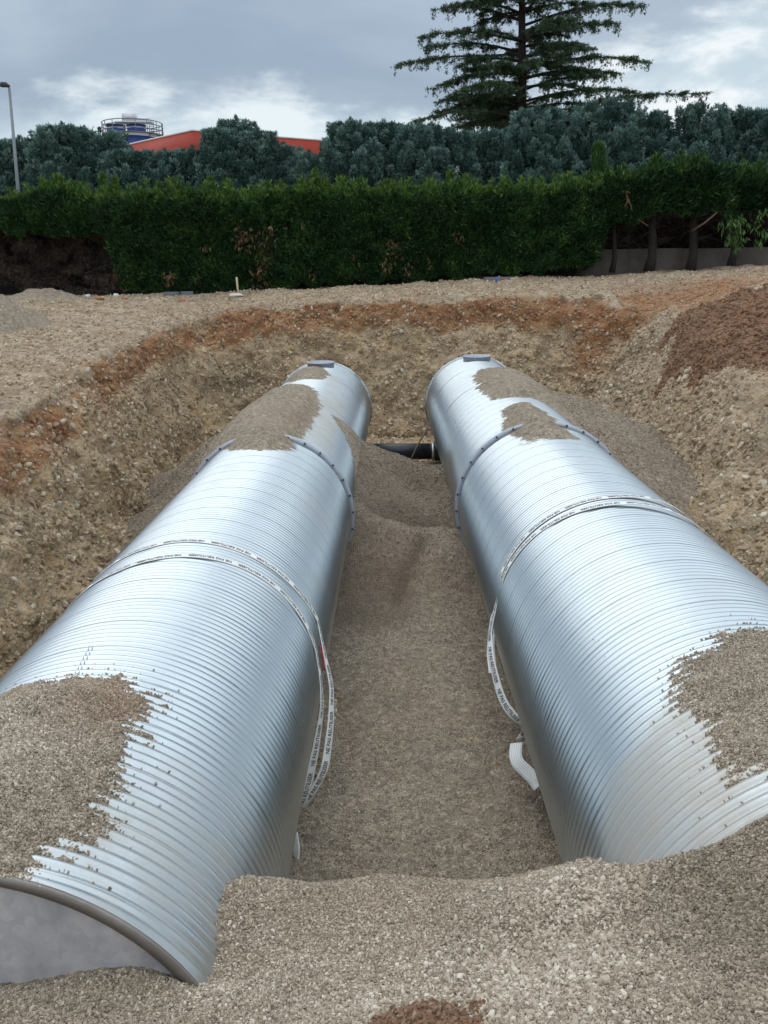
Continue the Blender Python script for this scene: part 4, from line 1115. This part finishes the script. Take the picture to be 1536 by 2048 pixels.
q = [at(175, 545, HY + .2), at(210, 532, HY), at(250, 518, HY - .1)]; b.tube(np.array(q) + doff, [.02, .014, .008], 5)
b.build('dead_branches', M_bark, deadh)
# added dark box that stands for the shade deep in these bushes
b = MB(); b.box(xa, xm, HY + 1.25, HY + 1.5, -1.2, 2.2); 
o = b.build('shade_box', M_dark, deadh); o.location = doff

# conifers with bare trunks on the right
def conifer_right(pxc, pxw, label, tw):
    c = at(pxc, float(gnd_f(pxc)), HY + .9)
    root = empty('conifer_tree', tuple(c)); tag(root, label, 'conifer', 'conifers with bare trunks at the right end of the hedge')
    off = -np.array(root.location)
    x0 = at(pxc - pxw, 420, HY)[0]; x1 = at(pxc + pxw, 420, HY)[0]
    lim = lambda px: bot_f(px) + 10 * np.sin(px * .07) + 6 * np.sin(px * .19)
    p_, d_, hl = hedge_points(int(6200 * (x1 - x0) / 2.4), x0, x1, top_f, lim, 1.4)
    p_[:, 1] += .15
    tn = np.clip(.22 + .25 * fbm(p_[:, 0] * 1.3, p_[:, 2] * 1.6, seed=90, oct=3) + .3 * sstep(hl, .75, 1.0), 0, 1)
    V, F, T_ = fronds(p_, d_, rng.uniform(.16, .34, len(p_)), 5, .45, .11, tn)
    a_, b2 = [], []
    for _ in range(16):
        x = rng.uniform(x0, x1); px = float(px_of_x(np.array([x]))[0]); zt = float(z_at(np.array([px]), top_f(px))[0])
        u1, u2 = plume(x, HY + rng.uniform(.4, 1.5), zt - .5, rng.uniform(.5, 1.0), rng.uniform(.2, .34), 80); a_.append(u1); b2.append(u2)
    a_ = np.concatenate(a_); b2 = np.concatenate(b2)
    V3, F3, T3 = fronds(a_, b2, rng.uniform(.12, .26, len(a_)), 5, .35, .11, np.clip(rng.normal(.5, .15, len(a_)), 0, 1))
    mesh_np('crown', np.concatenate([V, V3]) + off, np.concatenate([F, F3 + len(V)]), M_hedge, root, False, dict(tone=np.concatenate([T_, T3])))
    b = MB()
    t0 = np.array([0, 0, -.15]); hgt = 3.2
    pts = [t0 + np.array([.05 * math.sin(k_ * 1.7 + pxc), 0, hgt * k_ / 6]) for k_ in range(7)]
    b.tube(pts, [tw * 1.35, tw * 1.0, tw * .92, tw * .85, tw * .75, tw * .6, tw * .5], 10); b.build('trunk', M_bark, root, True)
    b = MB()
    for _ in range(34):
        z0 = rng.uniform(.7, 2.6); a = rng.uniform(-1, 1); L = rng.uniform(.5, 1.3)
        b.tube([(0, 0, z0), (a * L * .5, -.25 * rng.random() - .05, z0 + rng.uniform(-.1, .25)), (a * L, -.55 * rng.random(), z0 + rng.uniform(-.35, .5))], [.022, .014, .005], 4)
    b.build('bare_branches', M_bark, root)
    return root
conifer_right(1225, 50, 'conifer with a dim trunk where the green hedge ends on the right', .09)
tA = conifer_right(1300, 44, 'conifer with a thick dark trunk, first clear trunk right of the hedge', .16)
tB = conifer_right(1382, 44, 'conifer with a thick dark trunk and one long pale branch rising to the right', .15)
tC = conifer_right(1463, 60, 'rightmost conifer with a bare trunk and hanging yellow green sprays', .13)
conifer_right(1590, 90, 'conifer at the right edge of the picture above the concrete wall', .12)
def addbranch(root, pxs, rads):
    b = MB(); b.tube([at(*q) - np.array(root.location) for q in pxs], rads, 6); b.build('pale_branch', M_rod, root)
addbranch(tB, [(1384, 462, HY + .6), (1410, 445, HY + .2), (1440, 420, HY - .05), (1462, 402, HY - .1), (1470, 398, HY - .1)], [.035, .03, .024, .018, .01])
addbranch(tA, [(1296, 452, HY + .6), (1275, 437, HY + .2), (1264, 420, HY + .05), (1261, 408, HY)], [.025, .02, .015, .01])
n = 120; a = rng.normal(1475, 14, n); b_ = rng.uniform(425, 495, n); n2_s = np.where(rng.random(n) < .4, 35, 0)
sp_pts = np.array([at(u + w_ * (1 if u > 1475 else -.2), v - w_ * .3, HY - .1 + rng.uniform(0, .3)) for u, v, w_ in zip(a, b_, n2_s)]) - np.array(tC.location)
V, F, T_ = fronds(sp_pts, unit(np.tile([0, -.2, -1.0], (n, 1))), rng.uniform(.15, .3, n), 5, .35, .10, rng.uniform(.35, .85, n))
mesh_np('hanging_sprays', V, F, M_hedge, tC, False, dict(tone=T_))
# low concrete wall behind them and a dark backdrop added for the shaded hollow
wl = empty('concrete_wall', (at(1350, 530, 31.6)[0], 31.6, -.2)); tag(wl, 'low weathered concrete wall behind the bare trunks on the right', 'wall')
x0 = at(1150, 500, 31.6)[0]; zt = at(1350, 497, 31.6)[2]; k_ = 0; x = x0
while x < x0 + 16:
    b = MB(); b.box(x + .008, x + 1.992, -.08, .08, -.9, zt + .2 + .01 * math.sin(k_ * 2.2)); 
    o = b.build('wall_panel', M_concrete, wl); o.location = (-wl.location[0], 0, -.0); x += 2; k_ += 1
    
shade_backdrop = empty('shade_backdrop', (at(1350, 480, 33)[0], 33, 0)); tag(shade_backdrop, 'dark twigs added as the shaded hollow behind the low concrete wall on the right', 'shade_backdrop')
n = 9000; x = rng.uniform(x0 - .5, x0 + 15, n); z = rng.uniform(.3, 3.0, n); y = 33 + .4 * fbm(x, z, seed=66, oct=3)
pz = np.stack([x, y, z], -1) - np.array(shade_backdrop.location)
V, F, T_ = fronds(pz, unit(rng.normal(size=pz.shape) + [0, -.3, -.3]), rng.uniform(.15, .4, n), 4, .5, .07, rng.uniform(0, .6, n))
mesh_np('twigs', V, F, M_deadgrey, shade_backdrop, False, dict(tone=T_))
b = MB(); b.box(x0 - .5, x0 + 16, 33.5, 33.8, -1, 2.7); o = b.build('shade_box', M_dark, shade_backdrop); o.location = -np.array(shade_backdrop.location)  # dark box added behind the twigs to act as deep shade

# slender green cypress poking up behind the hedge
q = at(1196, 288, 32.5); sroot = empty('slender_cypress', (q[0], 32.5, 0)); tag(sroot, 'slender bright green cypress spire rising above the right part of the hedge', 'cypress')
n = 1500; f = rng.random(n); a = rng.uniform(0, 2 * math.pi, n); r = .30 * np.sin(np.clip(1.15 - f, 0, 1) * math.pi * .62) * rng.uniform(.7, 1, n)
pz = np.stack([r * np.cos(a) + .45 * (1 - f), r * np.sin(a), 1.6 + f * (q[2] - 1.7)], -1)
V, F, T_ = fronds(pz, unit(np.stack([.35 * np.cos(a), .35 * np.sin(a), np.ones(n)], -1)), rng.uniform(.14, .3, n), 5, .2, .10, rng.uniform(.35, .7, n))
mesh_np('crown', V, F, M_hedge, sroot, False, dict(tone=T_))
b = MB(); b.tube([(.5, 0, -.6), (.45, 0, 1.8), (.1, 0, q[2] - .6)], [.08, .06, .02], 6); b.build('trunk', M_bark, sroot)

# ------------------------------------------------------------------ row of blue green cypresses
def cypress(px, row, wpx, Yd, label, seed, holes=0.0):
    global rng
    keep_rng = rng; rng = np.random.default_rng(seed)
    topz = at(px, row, Yd)[2]; x = at(px, row, Yd)[0]; Wd = wpx / FPX * Yd * .5 * 1.18
    root = empty('blue_cypress', (x, Yd, -.6)); tag(root, label, 'cypress', 'blue green cypresses in a row behind the hedge')
    Hh = topz + .6
    pl, dl, tl = [], [], []
    npl = int(150 * (Wd / 1.5) ** 1.1) + 40
    for i in range(npl):
        f = .12 + .82 * rng.random() ** .8
        prof_ = np.clip((1.03 - f) * 1.9, 0, 1) ** .62
        a = rng.uniform(0, 2 * math.pi)
        if math.sin(a) > .35 and rng.random() < .7: a = -a
        rr2 = Wd * prof_ * (rng.uniform(.62, 1.02))
        cx_, cy2, cz_ = rr2 * math.cos(a), rr2 * math.sin(a) * .9, f * Hh
        ph_ = rng.uniform(.6, 1.25); pw_ = rng.uniform(.20, .36)
        cz_ = min(cz_, Hh * .98 - ph_ * .7); m_ = 105
        g_ = rng.random(m_) ** .9; b_ = rng.uniform(0, 2 * math.pi, m_)
        r_p = pw_ * np.sin(np.clip(1.12 - g_, 0, 1) * math.pi * .55) * rng.uniform(.75, 1.05, m_)
        lean = .30
        ppt = np.stack([cx_ + r_p * np.cos(b_) + lean * math.cos(a) * g_ * ph_, cy2 + r_p * np.sin(b_) + lean * math.sin(a) * g_ * ph_, cz_ - ph_ * .3 + g_ * ph_], -1)
        pl.append(ppt); dl.append(np.stack([.55 * np.cos(b_) + .25 * math.cos(a), .55 * np.sin(b_) + .25 * math.sin(a), np.full(m_, .85)], -1))
        tl.append(np.full(m_, rng.uniform(.05, .52)) + .46 * g_ ** 1.5)  # random per plume; lit tops and shaded feet painted into the tone
    # leader at the top
    for i in range(3):
        g_ = rng.random(120); b_ = rng.uniform(0, 2 * math.pi, 120); r_p = .36 * (1 - g_) ** .8
        ox = (0, -.35, .4)[i]
        pl.append(np.stack([ox + r_p * np.cos(b_), r_p * np.sin(b_), Hh * .84 + (g_ * Hh * .175 * (1, .62, .74)[i])], -1))
        dl.append(np.stack([.4 * np.cos(b_), .4 * np.sin(b_), np.ones(120)], -1)); tl.append(np.full(120, .5))
    pl = np.concatenate(pl); dl = unit(np.concatenate(dl)); tl = np.concatenate(tl)
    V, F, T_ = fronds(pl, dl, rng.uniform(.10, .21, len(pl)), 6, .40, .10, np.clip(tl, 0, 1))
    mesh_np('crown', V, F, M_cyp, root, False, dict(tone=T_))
    b = MB(); b.tube([(0, 0, -.3), (.05, 0, Hh * .4), (0, 0, Hh * .85)], [.2, .13, .04], 8)
    for i in range(18):
        z0 = Hh * rng.uniform(.15, .7); a = rng.uniform(0, 2 * math.pi); L = Wd * rng.uniform(.5, .85)
        b.tube([(0, 0, z0), (L * .5 * math.cos(a), L * .5 * math.sin(a), z0 + .25), (L * math.cos(a), L * math.sin(a), z0 + .8)], [.05, .035, .015], 5)
    b.build('trunk', M_bark, root)
    rng = keep_rng
cyl_ = [(-45, 285, 150, 41.5, 'cypress partly outside the left edge behind the lamp post'), (40, 278, 120, 42, 'cypress just right of the lamp post'),
        (125, 252, 130, 41, 'cypress with a ragged tip between the lamp post and the blue silo'), (200, 262, 125, 42, 'rounded cypress directly left of the blue silo'),
        (262, 300, 110, 40.5, 'low cypress below the blue silo'), (330, 303, 100, 41.5, 'low cypress in front of the left end of the red roof'), (385, 298, 90, 42, 'low cypress under the peak of the red roof'),
        (438, 258, 80, 41, 'cypress with its tip right of the peak of the red roof'), (472, 240, 100, 42, 'tallest pointed cypress in front of the red roof'), (515, 262, 88, 41, 'cypress right of the tallest one before the red roof'),
        (566, 292, 85, 42, 'sloping cypress before the right half of the red roof'), (618, 306, 80, 41, 'small cypress below the right end of the red roof'),
        (702, 243, 115, 41, 'broad cypress directly right of the red roof'), (768, 246, 105, 42, 'second cypress right of the red roof'), (838, 248, 110, 41, 'cypress under the left branch tips of the cedar'),
        (905, 258, 100, 42, 'cypress left of the cedar trunk, below its lowest boughs'), (972, 262, 100, 43, 'darker cypress just left of the cedar trunk'),
        (1075, 215, 120, 41, 'pale cypress covering the foot of the cedar trunk'), (1030, 255, 95, 42.5, 'shaded cypress directly under the cedar trunk'), (1145, 225, 110, 42, 'cypress between the cedar trunk and the tall round cypress'),
        (1215, 200, 150, 41, 'tallest broad rounded cypress right of the cedar'), (1292, 222, 110, 42, 'cypress under the long right bough of the cedar'), (1345, 268, 90, 43, 'low cypress in the gap below the long right bough'),
        (1405, 208, 120, 41, 'bushy cypress with a pointed top near the right edge'), (1478, 218, 115, 42, 'second cypress from the right edge'), (1548, 212, 120, 41, 'rightmost cypress cut by the picture edge')]
for i, (a, b_, c_, d, lb) in enumerate(cyl_): cypress(a, b_, c_, d, lb, 900 + i)

# ------------------------------------------------------------------ cedar
CY = 50.0
def cedar():
    base = at(1044, 549, CY); root = empty('cedar_tree', (base[0], CY, -.6)); tag(root, 'tall dark cedar with flat layered boughs against the sky', 'cedar')
    off = -np.array(root.location)
    tx = lambda row: at(1044, row, CY)
    b = MB()
    rows = [560, 300, 200, 100, 0, -90, -170]
    b.tube([tx(r) + off for r in rows], [.38, .29, .26, .22, .17, .10, .03], 12); b.build('trunk', M_bark, root, True)
    br = []
    L_ = [(62, 836, 78, -.5), (22, 868, 20, .6), (105, 795, 132, -.8), (85, 850, 100, 1.2), (130, 868, 178, .8), (150, 900, 190, -1.0), (182, 872, 205, .2), (215, 838, 242, -1.2), (190, 930, 262, 1.0), (230, 890, 262, .6), (10, 905, 8, -.2), (-30, 890, -45, .5)]
    R_ = [(32, 1284, 14, .4), (55, 1232, 48, -.8), (78, 1180, 100, 1.2), (118, 1288, 126, -.3), (140, 1235, 150, .9), (160, 1190, 178, -1.0), (185, 1266, 187, .3), (215, 1215, 230, 1.0), (235, 1420, 185, -.6), (225, 1160, 250, -.9), (10, 1190, 5, -.4), (-25, 1215, -40, .3), (-60, 1150, -80, 0)]
    for r0, px, r1, k_ in L_ + R_:
        s = tx(r0 + 18); e = at(px, r1, CY + k_ * 2.2)
        br.append((s, e, 1.0))
    for i in range(84):
        r0 = rng.uniform(-150, 262); a = rng.uniform(0, 2 * math.pi)
        Lm = np.interp(r0, [-150, -60, 60, 240], [1.6, 3.6, 5.4, 6.4]) * rng.uniform(.55, .95)
        s = tx(r0); e = s + np.array([math.cos(a) * Lm * .8, math.sin(a) * Lm, .25 * Lm * rng.uniform(-.4, .5)])
        br.append((s, e, .8))
    bb = MB(); fp, fd, ft = [], [], []
    for s, e, im in br:
        d = e - s; L = np.linalg.norm(d)
        m_ = 9; tt = np.linspace(0, 1, m_)
        arch = .06 * L * np.sin(tt * math.pi)
        pts = s + d * tt[:, None] + np.stack([.05 * L * np.sin(tt * 5 + s[2]) * 0, .04 * L * np.sin(tt * 4 + e[0]), arch], -1)
        bb.tube(pts + off, np.linspace(.065 * im + .02, .012, m_), 6)
        perp = unit(np.cross(d, [0, 0, 1.0]))
        nb = int(L * 9)
        for _ in range(nb):
            t = rng.uniform(.12, 1.0) ** .85; c0 = s + d * t + np.array([0, .04 * L * math.sin(t * 4 + e[0]), .06 * L * math.sin(t * math.pi)])
            sl = (1.15 - t * .75) * rng.uniform(.4, 1.25) * min(1, L / 5)
            sg = rng.choice([-1, 1])
            dv = perp * sg * rng.uniform(.5, 1) + unit(d) * rng.uniform(.3, .9) + np.array([0, 0, rng.uniform(-.18, .14)])
            dv = unit(dv) * sl
            tip = c0 + dv + np.array([0, 0, -.12 * sl])
            if rng.random() < .55: bb.tube(np.array([c0, (c0 + tip) / 2 + [0, 0, .03], tip]) + off, [.022, .014, .006], 4)
            if t < .25 and rng.random() < .3: continue
            q = int(6 + sl * 20)
            u_ = rng.uniform(.1, 1.05, q)
            pt = c0 + (tip - c0) * u_[:, None] + rng.normal(0, .07, (q, 3)) * [1.3, 1.3, .35]
            fp.append(pt); fd.append(unit(np.tile(unit(dv), (q, 1)) + rng.normal(0, .4, (q, 3)) + [0, 0, -.05])); ft.append(np.full(q, rng.uniform(.15, .75)))
            # hanging tip sprays
            if rng.random() < .5:
                q = 7; pt = tip + np.stack([rng.normal(0, .06, q), rng.normal(0, .06, q), -rng.uniform(0, .35, q)], -1)
                fp.append(pt); fd.append(unit(np.tile([0, 0, -1.0], (q, 1)) + rng.normal(0, .35, (q, 3)))); ft.append(np.full(q, rng.uniform(.2, .6)))
    bb.build('boughs', M_bark, root)
    fp = np.concatenate(fp); fd = np.concatenate(fd); ft = np.concatenate(ft)
    V, F, T_ = fronds(fp, fd, rng.uniform(.09, .20, len(fp)), 7, .50, .10, ft, droop=.12)
    mesh_np('crown', V + off, F, M_cedar, root, False, dict(tone=T_))
cedar()

# ------------------------------------------------------------------ building, silo, lamp
M_redc = plain('red_cladding', (0.42, 0.046, 0.024), .55, 0, .10, 1.2)
M_redd = plain('red_seam', (0.22, 0.035, 0.02), .6)
M_wht = plain('white_cladding', (0.72, 0.73, 0.74), .55, 0, .08, 1)
M_pblue = plain('blue_steel', (0.018, 0.055, 0.24), .45, 0, .2, 1.5)
M_rail = plain('grey_rail', (.20, .21, .23), .6, .3)
M_dk = plain('dark_cap', (.05, .055, .06), .7)
bc = at(386, 260, 70); bl = at(215, 293, 79); brr = at(690, 285, 77)
bld = empty('warehouse', (bc[0], 76, -.6)); tag(bld, 'warehouse with a red parapet and white trim behind the cypresses', 'warehouse')
o3 = -np.array(bld.location)
cA = np.array([bc[0], 70.]); cB = np.array([bl[0], 79.]); cD = np.array([brr[0], 77.]); cE = cB + cD - cA
zt = bc[2]
def prism(z0, z1, grow, name, mat, zt_=None):
    ctr = (cA + cE) / 2
    ring = [c_ + unit((c_ - ctr)[None])[0] * grow for c_ in (cA, cD, cE, cB)]
    V = [(*r, z) for z in (z0, z1) for r in ring]
    F = [(0, 1, 5, 4), (1, 2, 6, 5), (2, 3, 7, 6), (3, 0, 4, 7), (4, 5, 6, 7), (3, 2, 1, 0)]
    return mesh_np(name, np.array(V) + o3, np.array(F), mat, bld)
prism(-.6, zt - 2.35, 0, 'wall', M_wht)
par = prism(zt - 2.35, zt - .10, .25, 'parapet', M_redc)
prism(zt - 1.25, zt - 1.19, .268, 'seam', M_redd)
prism(zt - .10, zt, .30, 'coping', M_wht)

SY = 85.0
sc_ = at(266, 262, SY); silo = empty('storage_silo', (sc_[0], SY, -.6)); tag(silo, 'blue storage silo with a white stripe and a railed platform on top', 'silo')
u = SY / FPX
def lz0(row): return at(266, row, SY)[2] + .6
def lz(row): return lz0(row + 8)
b = MB(); b.lathe([(.01, lz(262)), (2.35, lz(262)), (2.42, lz(264)), (2.42, 0)], (0, 0, 0), 'z', 48); b.build('drum', M_pblue, silo, False)
b = MB(); b.lathe([(2.46, lz(270)), (2.46, lz(265))], (0, 0, 0), 'z', 48); b.build('white_stripe', M_wht, silo)
for ox, nm in ((-1.25, 0), (.72, 1)):
    b = MB(); b.lathe([(.01, lz(249)), (.85, lz(249)), (.88, lz(250)), (.88, lz(262))], (ox, -1.2, 0), 'z', 32); tk_ = b.build('upper_tank', M_pblue, silo)
    b = MB(); b.lathe([(.90, lz(254.5)), (.90, lz(252.5))], (ox, -1.2, 0), 'z', 32); o = b.build('stripe', M_wht, tk_)
    b = MB(); b.lathe([(.01, lz(246.5)), (.93, lz(246.5)), (.93, lz(248.6)), (.01, lz(248.6))], (ox, -1.2, 0), 'z', 32); b.build('lid', M_dk, tk_)
b = MB(); b.box(-.85, .5, -.4, .4, lz0(241), lz0(228)); b.box(-1.6, 1.9, -.5, .5, lz0(247), lz0(243)); b.box(.6, 1.8, -.5, .5, lz0(243), lz0(238)); b.build('equipment_box', M_wht, silo)
b = MB()
RR = 2.85
for rw in (239.5, 247, 256): b.tube([(RR * math.cos(a), RR * math.sin(a), lz(rw)) for a in np.linspace(0, 2 * math.pi, 49)], .045, 5)
for a in np.linspace(0, 2 * math.pi, 17)[:-1]: b.tube([(RR * math.cos(a), RR * math.sin(a), lz(239.5)), (RR * math.cos(a), RR * math.sin(a), lz(266))], .04, 5)
b.build('railing', M_rail, silo)
b = MB(); b.lathe([(2.40, lz(263.5)), (2.95, lz(263.5)), (2.95, lz(264.8)), (2.40, lz(264.8))], (0, 0, 0), 'z', 48, True); b.build('platform', M_rail, silo)
b = MB()
for ox in (2.1, 2.55):
    b.tube([(ox, -1.7, lz(243)), (ox, -1.7, lz(300))], .035, 5)
for rw in range(243, 292, 3): b.tube([(2.1, -1.7, lz(rw)), (2.55, -1.7, lz(rw))], .025, 4)
b.build('ladder', M_rail, silo)

M_post = plain('grey_painted_steel', (.22, .24, .26), .5, .4)
LY = 36.0
t0 = at(18.5, 176, LY); bt = at(38, 398, LY)
g0 = t0 + (bt - t0) * ((t0[2] + .7) / (t0[2] - bt[2]))
lamp = empty('street_lamp', tuple(g0)); tag(lamp, 'slim grey street lamp rising behind the left end of the hedge', 'street lamp')
off = -np.array(lamp.location)
b = MB(); b.tube(np.array([g0, (g0 + t0) / 2, t0]) + off, [.105, .075, .05], 10); b.build('pole', M_post, lamp, True)
e = at(2, 168, LY)
b = MB(); b.tube(np.array([t0 + [0, 0, -.02], t0 + [-.06, 0, .10], (t0 + e) / 2 + [0, 0, .05]]) + off, [.045, .04, .035], 8); b.build('arm', M_post, lamp, True)
b = MB(); b.tube(np.array([at(19, 173, LY), at(12, 169.5, LY), at(4, 169, LY), at(-1, 171, LY)]) + off, [.05, .10, .11, .05], 10); b.build('lamp_head', M_dk, lamp, True)

# ------------------------------------------------------------------ small things on the ground
gx = lambda px, row, y: (lambda q: np.array([q[0], q[1], float(ground_z(np.array([q[0]]), np.array([q[1]]))[0])]))(at(px, row, y))
def rock(name, label, cat, px, row, y, s, mat, seed, group=None):
    r = np.random.default_rng(seed); c_ = gx(px, row, y)
    n1 = 10; n2 = 16; V = []
    for i in range(n1 + 1):
        for j in range(n2):
            a = math.pi * i / n1; b_ = 2 * math.pi * j / n2
            V.append([math.sin(a) * math.cos(b_), math.sin(a) * math.sin(b_), math.cos(a)])
    V = np.array(V); k2 = 1 + .35 * fbm(V[:, 0] * 1.3 + seed, V[:, 1] * 1.3, V[:, 2] * 1.3, seed, 3)
    V = V * k2[:, None] * np.array(s)
    F = [(i * n2 + j, i * n2 + (j + 1) % n2, (i + 1) * n2 + (j + 1) % n2, (i + 1) * n2 + j) for i in range(n1) for j in range(n2)]
    o = mesh_np(name, V, np.array(F), mat, None, False); o.location = c_ + [0, 0, s[2] * .55]; tag(o, label, cat, group); return o
M_pale = plain('pale_limestone', (.62, .58, .50), .9, 0, .2, 8); M_brick = plain('orange_clay', (.36, .17, .09), .9, 0, .25, 8); M_slab = plain('grey_slab', (.13, .14, .155), .85, 0, .2, 4)
c_ = gx(479, 592, 28.6)
b = MB(); b.tube([c_ + [0, 0, -.1], c_ + [-.05, 0, .32], c_ + [-.06, 0, .66]], .035, 6); o = b.build('wooden_stake', M_stake); tag(o, 'pale wooden stake standing by a white stone at the pit edge', 'stake')
rock('white_stone', 'flat white stone at the foot of the wooden stake', 'stone', 474, 592, 28.4, (.25, .14, .08), M_pale, 3)
rock('orange_clod', 'orange clay lump near the grey slab on the left', 'clay lump', 200, 606, 27.5, (.15, .12, .08), M_brick, 4)
rock('orange_clod', 'small orange clay lump below the edge of the green hedge', 'clay lump', 250, 597, 28, (.09, .08, .05), M_brick, 5)
rock('orange_clod', 'orange clay lump between the hedge slabs and the pit rim', 'clay lump', 363, 590, 28, (.11, .10, .08), M_brick, 6)
rock('pale_boulder', 'pale orange boulder on the pit rim above the left tank', 'boulder', 600, 592, 27, (.15, .12, .13), plain('tan_rock', (.46, .34, .22), .9), 8)
for px, row, lb in [(232, 585, 'white rubble scrap beside the grey slab under the hedge'), (175, 593, 'small white scrap by the dead part of the hedge')]:
    rock('white_scrap', lb, 'rubble', px, row, 29.2, (.10, .06, .07), M_wht, px)
def slab(px0, px1, row, y, h, label):
    a = gx(px0, row, y); b2 = gx(px1, row, y); b = MB(); b.box(a[0], b2[0], y - .06, y + .06, a[2] - .12, a[2] + h); o = b.build('concrete_slab', M_slab); tag(o, label, 'slab')
slab(102, 144, 600, 29.3, .14, 'grey concrete slab lying by the dead part of the hedge')
slab(328, 358, 580, 29.5, .17, 'left one of two grey slabs at the foot of the hedge')
slab(362, 386, 580, 29.52, .17, 'right one of two grey slabs at the foot of the hedge')
slab(968, 1020, 566, 28.9, .12, 'grey concrete block half buried at the rim behind the blue marker')
c_ = gx(993, 568, 28.6); b = MB(); b.tube([c_ + [0, 0, -.05], c_ + [0, 0, .2]], .03, 6); o = b.build('marker_peg', M_blue); tag(o, 'small blue marker peg on the far rim of the pit', 'peg')
